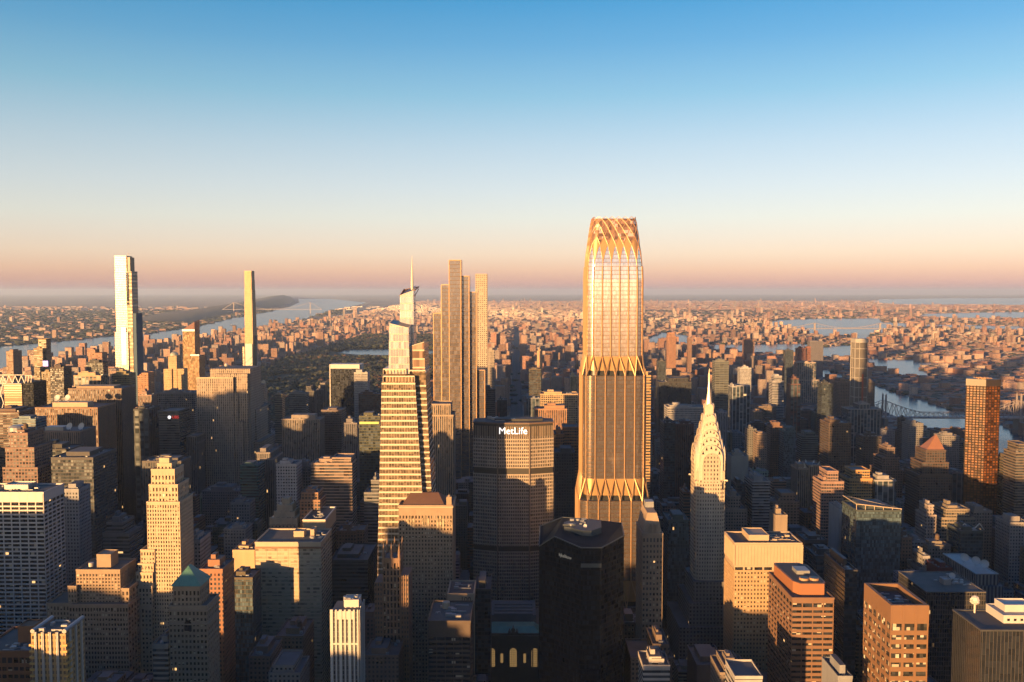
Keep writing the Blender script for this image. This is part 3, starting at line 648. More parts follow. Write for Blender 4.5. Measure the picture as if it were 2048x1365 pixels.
# --- the 100 tower
r, w, d, z = here('office_tower', 'tower whose pale top band carries the number 100', 'office tower', 895, 948, 1187, 775, 36, 1365)
b = MB(); b.box(-w, w, -d, d, 0, z-9.5); b.build('wall', facade('dark_grid', (.07, .07, .08), bay=3, floor=3.9, wx=.6, wz=.6, lit=.002), r)
b = MB(); b.box(-w-.2, w+.2, -d-.2, d+.2, z-9.5, z-1.2); b.parapet(-w-.3, w+.3, -d-.3, d+.3, z-1.2, 1.2, .8); b.build('crown', CREAM, r)
b = MB(); b.box(w-.3, w+.5, -d-.5, -d+.8, 0, z-9.5); b.build('corner_fin', CREAM, r)
b = MB(); b.box(-w+1, w-1, -d+1, d-1, z-1.2, z-1); b.build('roof', DARKROOF, r); plant(r, -w*.7, w*.7, -d*.4, d*.8, z-1, 7, 14)
text('number_sign', '100', 6.2, (w*.38, -d-.35, z-5.6), (R(90), 0, 0), STEEL, r)
T('narrow black slab right of the 100 tower', [(950, 981, 1178)], 800, 40, (.05, .055, .06), 'dk', vb=1365)
# --- station
r, w, d, z = here('railway_station', 'low stone railway station with tall arched windows and a sculpted clock group', 'station', 972, 1081, 1268, 850, 70, 1365)
ST_ = plain('station_stone', (.17, .15, .12), .85, var=.2)
b = MB(); b.box(-w, w, -d+1, d, 0, z); b.box(-w-.6, w+.6, -d-.4, d+.5, z-3.5, z-2)
for x in (-w*.93, -w*.62, -w*.26, w*.26, w*.62, w*.93): b.box(x-1.2, x+1.2, -d-.3, -d+.95, 0, z-4); b.box(x+2, x+3, -d+.1, -d+.95, 0, z-4)
b.box(-w, w, -d, -d+.95, z-9, z-3.6); b.build('wall', ST_, r)
PL = plain('lit_arch_glass', (.3, .22, .1), .4, emit=(1, .6, .22), es=.05)
for x in (-w*.8, 0, w*.8):
    b = MB(); n = 8; b.prism([(-3.4, 0), (3.4, 0)]+[(3.4*math.cos(3.14159*i/n), 15+3.4*math.sin(3.14159*i/n)) for i in range(n+1)], 0, .2)
    b.v = [(x+p, -d+.92-q, z-33+h) for p, h, q in b.v]; o = b.build('arched_window', PL, r)
    b = MB(); [b.box(x-3.4, x+3.4, -d+.55, -d+.7, z-32+k*2.2, z-31.8+k*2.2) for k in range(9)]; [b.box(x+e-.08, x+e+.08, -d+.55, -d+.7, z-33, z-15) for e in (-1.7, 0, 1.7)]; b.build('mullions', ST_, o)
for x in (-w*.42, w*.42):
    b = MB(); b.box(x-1.3, x+1.3, -d+.7, -d+.9, z-29, z-20); b.build('window', PL, r)
b = MB(); b.prism([(-w+1, -d+2), (w-1, -d+2), (w-1, -d+24), (-w+1, -d+24)], z, z+4.5, [(-w+6, -d+8), (w-6, -d+8), (w-6, -d+20), (-w+6, -d+20)]); b.build('copper_roof', COPP, r)
b = MB(); b.box(-w+4, w-4, -d+26, d-2, z, z+9); [b.box(-w+7, w-7, -d+26+k*9, -d+31+k*9, z+9, z+10.5) for k in range(4)]; b.build('upper_roof', plain('pale_grey_roof', (.16, .17, .18), .8), r)
b = MB(); b.box(-5, 5, -d-.2, -d+1.6, z, z+1.5); b.cyl(0, 0, 0, .6, 2.1, n=16); k = len(b.v)-32
b.v = b.v[:k]+[(x, -d-.3-zz, z+4+y) for x, y, zz in b.v[k:]]; b.build('clock', ST_, r)
for x, h in ((-3.6, 3.6), (3.6, 3.6), (0, 6.5)):
    b = MB(); blob(b, x, -d+.8, z+1.4, 1.5, h*.6, random.Random(1), n=8); b.cyl(x, -d+.8, z+h*.7, z+h+1.4, .7, .4, 8); b.build('statue', ST_, r)
# --- octagonal slab with the big sign
r, w, d, z = here('office_tower', 'broad octagonal slab tower with glowing MetLife sign under its dark roof', 'office tower', 945, 1108, 848, 985, 44, 1175)
cx, cy = r.location.x, r.location.y; cy0 = -d
xa = at(995, 1059, 860, 985); a, c = xa[0]-cx, xa[1]-cx
oc = [(a, -d), (c, -d), (w, -d+9), (w, d-9), (c, d), (a, d), (-w, d-9), (-w, -d+9)]
def ring(s): return [(x*s, y*s*1.0) for x, y in oc]
PRE = facade('precast_grid', (.5, .42, .35), (.015, .017, .02), bay=2.05, floor=3.95, wx=.56, wz=.62, lit=.0, blind=.03)
zb = [W(0, v, 985).z for v in (873, 936, 948, 1092, 1102)]
b = MB(); b.prism(ring(1), 0, zb[4]); b.prism(ring(1), zb[3], zb[2]); b.prism(ring(1), zb[1], zb[0]); b.build('wall', PRE, r)
RCS = plain('recess_dark', (.03, .028, .026), .7)
for q, q2 in ((zb[4], zb[3]), (zb[2], zb[1]), (z-3, z-.5)): b = MB(); b.prism(ring(.985), q, q2); b.build('recess', RCS, r)
b = MB(); b.prism(ring(.992), zb[0], z-3); b.build('crown', facade('crown_fins', (.33, .26, .2), (.03, .028, .025), bay=2.05, floor=400, wx=.5, wz=1., lit=0), r)
b = MB(); b.prism(ring(.999), z-.5, z+1.0); b.build('parapet', plain('brown_parapet', (.18, .11, .08), .6), r)
b = MB(); b.prism(ring(.96), z+1.0, z+1.2); b.prism([(x*.6+6, y*.45) for x, y in oc], z+1.2, z+3.5); b.build('roof', DARKROOF, r); plant(r, -w*.8, w*.8, -d*.4, d*.8, z+1.2, 18, 21, s=3)
for (p, q) in ((0, 1), (1, 2), (7, 0)):
    for t in ((0,) if p == 0 else (0,)): pass
for x, y in (oc[0], oc[1]): b = MB(); b.box(x-.7, x+.7, y-.7, y+.2, 0, z-3); b.build('corner_pier', plain('pier_brown', (.2, .15, .12), .7), r)
SG = plain('white_sign_light', (.9, .9, .9), .5, emit=(1, .93, .9), es=.28)
text('sign', 'MetLife', 10.6, ((a+c)/2-.5, -d-.9, (z-3+zb[0])/2+.6), (R(90), 0, 0), SG, r, .3, True)
b = MB(); b.bar((-w*.36, d*.2, z), (-w*.36, d*.2, z+9), .2); b.build('antenna', plain('red_paint', (.5, .06, .04), .6), r)
# --- dark faceted tower
DG = facade('black_glass', (.012, .014, .018), (.006, .009, .014), bay=1.6, floor=3.9, wx=.9, wz=.75, lit=.0, blind=.0, roof=(.02, .028, .035), spec=.08)
r, w, d, z = here('office_tower', 'black faceted glass tower set at an angle with a small lettered sign', 'office tower', 1080, 1247, 1080, 700, 56, 1365)
A = lambda u, v, Y: (W(u, v, Y).x-r.location.x, Y-r.location.y)
zt = z-1
foot = [A(1109, 1080, 698), A(1162, 1090, 677), A(1203, 1090, 677), A(1248, 1075, 700), A(1243, 1060, 746), A(1180, 1055, 758), A(1125, 1058, 758), A(1080, 1068, 736), A(1078, 1085, 705)]
b = MB(); b.prism(foot, 0, [zt+4, zt+1, zt+1, zt+4, zt+2, zt+2, zt+4, zt+2, zt-6]); b.build('wall', DG, r)
EDG = plain('slate_coping', (.06, .085, .1), .6)
b = MB()
tz = [zt+4, zt+1, zt+1, zt+4, zt+2, zt+2, zt+4, zt+2, zt-6]
for i in range(9): p = foot[i]; q = foot[(i+1) % 9]; b.bar((p[0], p[1], tz[i]+.3), (q[0], q[1], tz[(i+1) % 9]+.3), .45)
b.build('coping', EDG, r)
b = MB(); b.prism([(x*.45+2, y*.45) for x, y in foot], zt+2, zt+7); b.box(-14, -4, -9, -7.5, zt+7, zt+8.4); b.build('penthouse', EDG, r)
plant(r, -12, 14, -10, 12, zt+7, 9, 33); dish(r, 4, -12, zt+5, 1.6)
p, q = Vector(foot[0]+(0,)), Vector(foot[1]+(0,)); t = p.lerp(q, .42); ang = math.atan2(q.y-p.y, q.x-p.x)
text('sign', 'hjkalikow', 3.6, (t.x-.25, t.y-.45, zt-9), (R(90), 0, ang), plain('sign_dim', (.4, .38, .33), .6, emit=(.6, .55, .45), es=.05), r, .1)
b = MB(); b.box(foot[1][0], foot[2][0], foot[1][1]-.5, foot[1][1]-.05, zt-14, zt-11); b.build('ledge', EDG, r)
# --- tan artdeco slab right of the golden tower
r, w, d, z = here('art_deco_tower', 'narrow tan tower with chamfered fluted top standing right of the black faceted one', 'office tower', 1285, 1326, 1070, 760, 40, 1330)
framed(r, -w, w, -d, d, 0, z, 6, 9, 38, TAN, P1, .5, .5, .4, 'fl', top=3, budget=100)
b = MB(); q = [(-w+1, -d+1), (w-1, -d+1), (w-1, d-1), (-w+1, d-1)]; b.prism(q, z, z+10, [(x*.8, y*.9) for x, y in q])
for k in (-.35, 0, .35): b.box(k*w-.5, k*w+.5, -d+.3, -d+3, z, z+9)
b.prism([(x*.8, y*.9) for x, y in q], z+10, z+18, [(x*.5, y*.8) for x, y in q]); b.build('crown', TAN, r)
b = MB(); b.box(-w*.35, w*.5, d*.2, d*.7, z+18, z+23); b.build('penthouse', METAL, r)
# --- golden white slab right of the spire
r, w, d, z = here('office_tower', 'wide cream tower glowing gold with tall ribbed top band, right of the spire tower', 'office tower', 1469, 1605, 1089, 780, 38, 1365)
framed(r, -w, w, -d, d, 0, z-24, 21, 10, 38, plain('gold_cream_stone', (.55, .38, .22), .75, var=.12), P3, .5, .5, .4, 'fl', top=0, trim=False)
b = MB(); b.box(-w+.4, w-.4, -d+.4, d-.4, z-23.9, z)
for i in range(22):
    x = -w+2*w*i/21; b.box(x-.7, x+.7, -d, -d+.5, z-19, z-.5)
for i in range(15): y = -d+2*d*i/14; b.box(-w, -w+.5, y-.6, y+.6, z-19, z-.5)
b.box(-w-.1, w+.1, -d-.1, d+.1, z-1.2, z-.2); b.box(-w, w, -d, d, z-20, z-18.9); b.parapet(-w, w, -d, d, z, 1.4, .9); b.build('crown', CREAM, r)
for i in range(7):
    x = -w+2*w*(i+.5)/7; b = MB(); b.box(x-w/7*.8, x+w/7*.8, -d+.1, -d+.38, z-23.2, z-20.6); b.build('window', P2, r)
b = MB(); b.box(-w+1, w-1, -d+1, d-1, z, z+.3); b.build('roof', DARKROOF, r); pent(r, -w*.5, w*.1, -d*.5, d*.8, z, 5, CREAM); plant(r, w*.15, w*.9, -d*.6, d*.8, z, 12, 31, m=CREAM)
# --- brown tower with octagonal rust penthouse
r, w, d, z = here('office_tower', 'brown tower with strip windows and a long rust octagonal roof box holding round fans', 'office tower', 1584, 1668, 1199, 640, 60, 1365)
BB_ = plain('brown_panel', (.26, .14, .08), .7, var=.15)
framed(r, -w, w, -d, d, 0, z, 4, 8, 40, BB_, P2, .1, .55, .5, 'fl', top=3)
q = [(-w*.45, -d*.75), (w*.7, -d*.75), (w*.85, -d*.6), (w*.85, d*.75), (w*.5, d*.95), (-w*.75, d*.95), (-w*.85, d*.8), (-w*.7, -d*.55)]
b = MB(); b.prism(q, z, z+9); b.build('penthouse', plain('rust_panel', (.42, .17, .07), .6, var=.08), r)
b = MB(); b.prism([(x*.9, y*.94) for x, y in q], z+9, z+9.2); b.build('penthouse_roof', DARKROOF, r)
for x in (-w*.1, w*.4):
    b = MB(); b.cyl(x, -d*.45, z+9.2, z+10.8, 3.6, n=16); o = b.build('fan_drum', plain('rust_light', (.5, .3, .16), .6), r); b = MB(); b.cyl(x, -d*.45, z+10.8, z+10.9, 2.8, n=16); b.build('fan', STEEL, o)
b = MB(); b.box(-w*.2, w*.45, -d*.05, d*.35, z+9.2, z+12); b.build('skylight', METAL, r)
# --- orange-brown tower at lower right
r, w, d, z = here('office_tower', 'orange brown tower with hollow roof well and lit yellow windows, lower right', 'office tower', 1782, 1858, 1211, 560, 44, 1365)
OB = plain('orange_brick', (.27, .14, .065), .75, var=.12)
framed(r, -w, w, -d, d, 0, z-9, 3, 6, 30, OB, pane('lit_windows', (.02, .02, .02), .12, lit=.07, cell=2.2), .2, .5, .5, 'fl', top=3, trim=False)
b = MB(); b.parapet(-w, w, -d, d, z-9.2, 9.2, 2.2)
for i in range(4): x = -w+2*w*i/3; b.box(x-.8 if i else x-.1, x+.8 if i < 3 else x+.1, -d-.25, -d+.1, z-14, z-.2)
b.build('crown', OB, r); b = MB(); b.box(-w+2, w-2, -d+2, d-2, z-9, z-5); b.build('roof', DARKROOF, r); plant(r, -w+3, w-3, -d+4, d-4, z-5, 16, 41, s=2.4)
# --- dark block behind with flat roof
r, w, d, z = here('office_block', 'dark ribbed block with broad pale flat roof behind the orange brown tower', 'office block', 1853, 1972, 1186, 700, 52, 1365)
b = MB(); b.box(-w, w, -d, d, 0, z); b.build('wall', facade('black_ribs', (.06, .055, .055), (.012, .014, .018), bay=1.9, floor=3.8, wx=.7, wz=.8, lit=.012), r)
b = MB(); b.parapet(-w-.2, w+.2, -d-.2, d+.2, z, .9, 1); b.box(-w+.8, w-.8, -d+.8, d-.8, z, z+.3); b.build('roof', ROOFM, r); pent(r, -w*.05, w*.2, -d*.3, -d*.0, z, 4, METAL); plant(r, -w*.2, w*.9, -d*.4, d*.8, z, 12, 51); dish(r, w*.5, d*.2, z, 2.5)
# --- tower with dishes
r, w, d, z = here('office_tower', 'cream vertically ribbed tower with three white satellite dishes on its roof', 'office tower', 1952, 1997, 1150, 830, 66, 1230)
b = MB(); b.box(-w, w, -d, d, 0, z); b.box(-w-3, w+3, -d-3, d-5, 0, z-10); b.build('wall', facade('cream_ribs', (.38, .36, .33), (.03, .03, .035), bay=3.4, floor=300, wx=.5, wz=1., lit=0), r)
b = MB(); b.parapet(-w-.2, w+.2, -d-.2, d+.2, z, 1, 1); b.box(-w+.8, w-.8, -d+.8, d-.8, z, z+.3); b.build('roof', METAL, r)
for x, y in ((-3, 4), (3, -6), (6, -16)): dish(r, x, y, z, 4)
# --- bottom right dark block with white box and ball lamp
r, w, d, z = here('office_block', 'black finned block with white stepped penthouse and pale globe, bottom right corner', 'office block', 1962, 2110, 1263, 520, 34, 1365)
b = MB(); b.box(-w, w, -d, d, 0, z); b.build('wall', facade('black_fins', (.10, .09, .08), (.012, .014, .018), bay=2.2, floor=3.8, wx=.88, wz=1., lit=0, gv=.4, blind=0), r)
b = MB(); b.parapet(-w-.3, w+.3, -d-.3, d+.3, z, 1, 1.6); b.box(-w+1.3, w-1.3, -d+1.3, d-1.3, z, z+.3); b.build('roof', DARKROOF, r)
pent(r, -w*.1, w*.9, -d*.3, d*.9, z, 4.5, TRAV); pent(r, w*.1, w*.9, d*.1, d*.8, z+4.5, 4, TRAV)
b = MB(); [b.box(k*4, k*4+1.6, -d*.3-.12, -d*.3-.02, z+1.8, z+3.2) for k in range(6)]; b.build('window', P2, r)
b = MB(); blob(b, -w*.48, d*.75, z+8, 2.5, 3.3, random.Random(2), n=14); blob(b, -w*.48, d*.75, z+7.5, 2.5, -2, random.Random(2), n=14); b.cyl(-w*.48, d*.75, z, z+6.5, .6); o = b.build('globe', WHITE, r)
# ------------------------------------------------------------------ the golden lattice tower
def golden_tower():
    Y0 = 905; xL, xR = W(1175, 600, Y0).x, W(1287, 600, Y0).x; cx = (xL+xR)/2; a1 = (xR-xL)/2; cy = Y0+a1
    Zv = lambda v: W(1227, v, Y0+4).z
    r = root('lattice_tower', 'giant golden glass tower with pinched waists and a woven diamond lattice crown', 'skyscraper', (cx, cy, 0))
    protect(cx-45, cx+45, cy-45, cy+45, 1215)
    NB = 24; s2, s3, s4 = a1*1.13, a1*1.26, a1*1.38
    zc = [(Zv(433), .745), (Zv(450), .80), (Zv(465), .84), (Zv(482), .88), (Zv(505), .935), (Zv(530), .975), (Zv(560), 1.)]
    zc.sort()
    def crown_a(z):
        if z <= zc[0][0]: return a1
        for (za, fa), (zb, fb) in zip(zc, zc[1:]):
            if z <= zb: t = (z-za)/(zb-za); return a1*(fa+(fb-fa)*t)
        return a1*zc[-1][1]
    z1b, z2t, z2b, z3t, z3b, z4t = Zv(713), Zv(745), Zv(955), Zv(992), Zv(1155), Zv(1200)
    def P(s, a, off=0.):
        rr = a*.30; st = 2*(a-rr); qa = math.pi/2*rr; per = 4*(st+qa); t = (s/NB*per) % per
        seg = [(st/2, 0)]
        # start at front centre heading +x
        ang = -math.pi/2; pos = t
        if pos < st/2: return (pos, -a-off), (0, -1)
        pos -= st/2
        for k in range(4):
            c = [(a-rr, -(a-rr)), (a-rr, a-rr), (-(a-rr), a-rr), (-(a-rr), -(a-rr))][k]; a0 = -math.pi/2+k*math.pi/2
            if pos < qa: q = a0+pos/rr; return (c[0]+math.cos(q)*(rr+off), c[1]+math.sin(q)*(rr+off)), (math.cos(q), math.sin(q))
            pos -= qa; L_ = st if k < 3 else st/2
            if pos <= L_ or k == 3:
                n = (math.cos(a0+math.pi/2), math.sin(a0+math.pi/2)); d_ = (-n[1], n[0]); e = (c[0]+n[0]*rr, c[1]+n[1]*rr)
                return (e[0]+d_[0]*pos+n[0]*off, e[1]+d_[1]*pos+n[1]*off), n
            pos -= L_
    # glass: reflecting curtain wall with thin gold mullions
    def tglass(nm_, tn_):
        m, b_ = newmat(nm_); t = N.new('ShaderNodeUVMap'); t.uv_map = 'uv'; su = N.new('ShaderNodeSeparateXYZ'); L.new(t.outputs[0], su.inputs[0])
        fu = mth('FRACT', mth('MULTIPLY', su.outputs[0], 6.)); fv = mth('FRACT', mth('DIVIDE', su.outputs[1], 4.1))
        ln = mth('MAXIMUM', mth('LESS_THAN', fu, .09), mth('LESS_THAN', fv, .08)); sp_ = mth('LESS_THAN', fv, .3)
        cell = N.new('ShaderNodeCombineXYZ'); L.new(mth('FLOOR', mth('MULTIPLY', su.outputs[0], 6.)), cell.inputs[0]); L.new(mth('FLOOR', mth('DIVIDE', su.outputs[1], 4.1)), cell.inputs[1])
        wn = N.new('ShaderNodeTexWhiteNoise'); wn.noise_dimensions = '2D'; L.new(cell.outputs[0], wn.inputs[0])
        g = vmth('SCALE', tn_); L.new(mth('MULTIPLY_ADD', wn.outputs['Value'], .3, .8), g.inputs['Scale'])
        c = mixc(mth('MULTIPLY', sp_, .25), g.outputs[0], (.3, .17, .1)); c = mixc(ln, c, (.22*tn_[0], .13*tn_[0], .07*tn_[0])); L.new(c, b_.inputs['Base Color'])
        L.new(mth('MULTIPLY_ADD', ln, -.25, .88), b_.inputs['Metallic']); L.new(mth('MULTIPLY_ADD', ln, .25, .13), b_.inputs['Roughness'])
        nn_ = vmth('SUBTRACT', wn.outputs['Color'], (.5, .5, .5)); ns_ = vmth('SCALE', nn_.outputs[0]); ns_.inputs['Scale'].default_value = .012
        gn = N.new('ShaderNodeNewGeometry'); ad = vmth('ADD', gn.outputs['Normal'], ns_.outputs[0]); L.new(vmth('NORMALIZE', ad.outputs[0]).outputs[0], b_.inputs['Normal'])
        return m
    GL = tglass('tower_glass', (.85, .76, .68)); GL2 = tglass('dark_reflection_glass', (.37, .34, .33))  # lower shafts: the city's dark reflection is put into the glass tint
    CG = pane('crown_glass', (.2, .12, .075), .3, .5, var=.9, lit=0, cell=3.2, blind=.15, bc=(.4, .34, .3))
    def skin(name, z0, z1, af, nz, mats, mf, per=8):
        me = bpy.data.meshes.new(name); vs = []; fs = []; mi = []; uvs = []; C = NB*per
        for k in range(nz+1):
            z = z0+(z1-z0)*k/nz; a = af(z)
            for i in range(C): (x, y), _ = P(i/per, a); vs.append((x, y, z))
        for k in range(nz):
            for i in range(C):
                j = (i+1) % C; fs.append((k*C+i, k*C+j, (k+1)*C+j, (k+1)*C+i)); mi.append(mf((i+.5)/per, z0+(z1-z0)*(k+.5)/nz))
                for (q, w_) in ((i, k), (i+1, k), (i+1, k+1), (i, k+1)): uvs.append((q/per+.5, z0+(z1-z0)*w_/nz))
        me.from_pydata(vs, [], fs); [me.materials.append(q) for q in mats]; me.polygons.foreach_set('material_index', mi)
        uv = me.uv_layers.new(name='uv'); uv.data.foreach_set('uv', [q for p in uvs for q in p]); me.polygons.foreach_set('use_smooth', [True]*len(fs))
        o = bpy.data.objects.new(name, me); col.objects.link(o); o.parent = r; return o
    # lattice: how far the two strands of each rib have parted, in bays
    gz = [(Zv(533), 0), (Zv(520), .05), (Zv(508), .19), (Zv(496), .38), (Zv(489), .5), (Zv(472), 1.), (Zv(457), 1.5), (Zv(446), 2.), (Zv(438), 2.5), (Zv(433), 3.)]
    gz.sort()
    def gap(z):
        if z <= gz[0][0]: return 0
        for (za, fa), (zb, fb) in zip(gz, gz[1:]):
            if z <= zb: return fa+(fb-fa)*(z-za)/(zb-za)
        return 3.
    zA, zB = Zv(489), Zv(472)
    def mf(s, z):
        d = abs((s % 1)-.5)           # distance from the rib at half-integer s
        if z < zA: return 1 if d < gap(z) else 0
        if z < zB: return 1 if d < .5-(z-zA)/(zB-zA)*.5 else 2
        return 2
    skin('glass_skin', z1b, Zv(560), lambda z: a1-.1, 4, [GL], lambda s, z: 0)
    skin('crown_skin', Zv(560), Zv(437), lambda z: crown_a(z)-.1, 90, [GL, GOLDP, CG], mf, 16)
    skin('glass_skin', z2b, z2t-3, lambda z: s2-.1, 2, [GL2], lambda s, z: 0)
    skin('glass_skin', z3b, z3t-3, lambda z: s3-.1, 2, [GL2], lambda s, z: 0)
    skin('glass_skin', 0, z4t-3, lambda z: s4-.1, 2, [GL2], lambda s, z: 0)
    for za, zb, aa in ((z2t-6, z1b, a1), (z3t-6, z2b, s2), (z4t-6, z3b, s3)):
        skin('gold_belt', za+8, zb, lambda z: aa-.3, 1, [GOLDP], lambda s, z: 0); skin('recess', za-2, za+8, lambda z: aa-1.5, 1, [STEEL], lambda s, z: 0)
    for zz, ai, ao in ((z2t-3, a1-2, s2), (z3t-3, s2-2, s3), (z4t-3, s3-2, s4)):
        b = MB(); C = NB*4; b.add([P(i/4, ai)[0]+(zz,) for i in range(C)]+[P(i/4, ao)[0]+(zz,) for i in range(C)], [(C+i, C+(i+1) % C, (i+1) % C, i) for i in range(C)]); b.build('terrace', ROOFM, r)
    BRZ = plain('bronze_rib', (.34, .2, .12), .55, .55, var=.1)
    def rib(path, rad, m=GOLD):
        b = MB()
        for (s, z, a), (s_, z_, a_) in zip(path, path[1:]):
            p, _ = P(s, a, rad*.7); q, _ = P(s_, a_, rad*.7); b.bar(p+(z,), q+(z_,), rad)
        b.build('rib', m, r)
    zt = Zv(433)
    for k in range(NB):
        s0 = k+.5
        rib([(s0, z1b, a1), (s0, Zv(560), a1), (s0, Zv(533), crown_a(Zv(533)))], .62)
        for sg in (-1, 1):
            n = 26; z5 = Zv(534); rib([(s0+sg*gap(z5+(zt-z5)*i/n), z5+(zt-z5)*i/n, crown_a(z5+(zt-z5)*i/n)) for i in range(n+1)], .26, BRZ)
            rib([(s0, z1b+1, a1), (s0+sg*.5, z2t-3, s2)], .5)
            rib([(k, z2b+1, s2), (k+sg*.5, z3t-3, s3)], .5)
            rib([(s0, z3b+1, s3), (s0+sg*.5, z4t-3, s4)], .5)
        rib([(k, z2b, s2), (k, z2t-3, s2)], .6); rib([(s0, z3b, s3), (s0, z3t-3, s3)], .6); rib([(k, 0, s4), (k, z4t-3, s4)], .6)
golden_tower()
# ------------------------------------------------------------------ tapered glass tower with white bands and spire
def taper_tower():
    Y = 870; label = 'tapering glass tower banded in white terracotta with slanted top shards and a needle spire'
    cx = W(810, 800, Y).x; cy = Y+28; r = root('tapered_tower', label, 'skyscraper', (cx, cy, 0)); 
    X = lambda u, v, yy=Y: W(u, v, yy).x-cx
    Z = lambda v, yy=Y: W(800, v, yy).z
    protect(W(757, 1080, Y).x, W(875, 1000, Y).x, Y, Y+58, 1070)
    GB_ = facade('banded_glass', (.78, .66, .5), (.3, .22, .14), bay=1.6, floor=9.4, wx=.86, wz=.66, gr=.14, gm=.35, lit=.0, blind=.25, wr=.35, gv=.4)
    GS = facade('shard_glass', (.8, .72, .6), (.4, .4, .42), bay=2.6, floor=7.4, wx=.84, wz=.88, gr=.1, gm=.7, lit=0, blind=.0, wr=.35, gv=.15)
    TC = plain('terracotta_band', (.8, .7, .56), .4, var=.05); DGz = pane('tower_pane', (.22, .17, .12), .12, .5, var=.6, lit=0, cell=2.4, blind=.25, bc=(.28, .21, .14))
    zt = Z(764); zb = 0
    # main shaft: corners at top and extrapolated to the street
    def edge(u1, v1, u2, v2, yy): a = X(u1, v1, yy); z1 = Z(v1, yy); c = X(u2, v2, yy); z2 = Z(v2, yy); return lambda z: c+(a-c)*(z-z2)/(z1-z2)
    l = edge(764, 765, 757, 1060, Y); m_ = edge(829.6, 765, 846, 1020, Y); rr = edge(851, 765, 862.5, 987, Y+6)
    yb = 56
    def sec(fr, tr, z, back=lambda z: 28): return [(fr(z), -28), (tr(z), -28), (tr(z), back(z)), (fr(z), back(z))]
    b = MB(); b.prism(sec(l, m_, 0), 0, zt, sec(l, m_, zt)); b.build('shaft', DGz, r)
    b = MB(); b.prism([(m_(0)-1, -22), (rr(0), -22), (rr(0), 24), (m_(0)-1, 24)], 0, zt+8, [(m_(zt)-1, -22), (rr(zt), -22), (rr(zt), 20), (m_(zt)-1, 20)]); b.build('side_shaft', DGz, r)
    z = zt-1; k = 0
    while z > 40:
        b = MB(); h = 1.7
        b.prism([(l(z)-.35, -28.35), (m_(z)+.35, -28.35), (m_(z)+.35, 28.3), (l(z)-.35, 28.3)], z-h, z, [(l(z)-.3, -28.3), (m_(z)+.3, -28.3), (m_(z)+.3, 28.3), (l(z)-.3, 28.3)])
        b.build('band', TC, r)
        b = MB(); z2 = z-2.8
        b.prism([(m_(z2)-.5, -22.4), (rr(z2)+.4, -22.4), (rr(z2)+.4, 24.3), (m_(z2)-.5, 24.3)], z2-1.6, z2); b.build('side_band', TC, r)
        z -= 5.9 if k else 7; k += 1
    b = MB()
    for i in range(15):
        t = i/14; b.bar((l(0)+(m_(0)-l(0))*t, -28.2, 0), (l(zt)+(m_(zt)-l(zt))*t, -28.2, zt), .1)
    b.build('mullions', TC, r)
    # crown storeys: open framed terraces
    for (ul, ur, v0, v1, y0) in ((766, 829, 764, 752, -28), (766, 812, 749, 738, -27), (768, 850, 745, 741, -25)):
        b = MB(); a, c = X(ul, v0), X(ur, v0); z0, z1 = Z(v0), Z(v1)
        b.box(a, c, y0, 24, z1-1.2, z1); n = int((c-a)/3)
        for i in range(n+1): x = a+(c-a)*i/n; b.box(x-.2, x+.2, y0, y0+.5, z0, z1-1.2)
        b.box(a, a+.4, y0, 24, z0, z1-1.2); b.box(c-.4, c, y0, 24, z0, z1-1.2); b.build('terrace_frame', TC, r)
        b = MB(); b.box(a+1, c-1, y0+3, 23, z0-.5, z1-1.3); b.build('terrace_core', plain('amber_interior', (.3, .17, .07), .5), r)
    def shard(name, cs, vbot, y0, y1, m, dz=0):
        (ua, va), (ub, vb_) = cs; ys = Y+28+y0; za, zb_ = Z(va, ys), Z(vb_, ys); z0 = Z(vbot, ys)
        a, c = X(ua, va, ys), X(ub, vb_, ys); e, f = X(ua, vbot, ys), X(ub, vbot, ys)
        b = MB(); b.prism([(e-.6, y0-.6), (f+1.2, y0-.6), (f+1.2, y1+1), (e-.6, y1+1)], z0, [za, zb_, zb_+dz, za+dz], [(a, y0), (c, y0), (c, y1), (a, y1)]); o = b.build(name, m, r)
        b = MB(); b.bar((a, y0, za+.2), (c, y0, zb_+.2), .35); b.bar((c, y0, zb_+.2), (c, y1, zb_+dz+.2), .35); b.bar((a, y0, za+.2), (a, y1, za+dz+.2), .35); b.build('coping', TC, o); return o
    shard('left_shard', ((778.5, 648), (817, 657)), 748, -24, 4, GS, 3)
    shard('right_shard', ((804, 698), (848, 685)), 748, -20, 22, facade('dark_shard', (.75, .6, .42), (.16, .1, .07), bay=3., floor=8.5, wx=1., wz=.8, gm=.3, lit=0, wr=.4), -2)
    shard('top_shard', ((800, 592), (826.5, 582)), 740, 0, 20, GS, 5)
    b = MB(); a = X(800, 592, Y+28); c = X(830, 577, Y+30)
    b.bar((a, 0, Z(592, Y+28)), (a+2, 18, Z(580, Y+46)), .6); b.bar((a+2, 18, Z(580, Y+46)), (c+2, 19, Z(574, Y+46)), .6); b.bar((c, 0, Z(581, Y+28)), (c+2, 19, Z(574, Y+46)), .6)
    for i in range(6): t = i/5; b.bar((a+(c-a)*t, 1, Z(592, Y+28)), (a+2+(c-a)*t, 18, Z(578, Y+46)+0*t), .3)
    b.build('crown_truss', BRONZE, r)
    sx = X(824.5, 600, Y+38); b = MB(); b.cyl(sx, 10, Z(600, Y+38), Z(566, Y+38), 1.6, 1.3, 8); b.cyl(sx, 10, Z(566, Y+38), Z(512, Y+38), 1.3, .12, 8); b.build('spire', TC, r)
taper_tower()
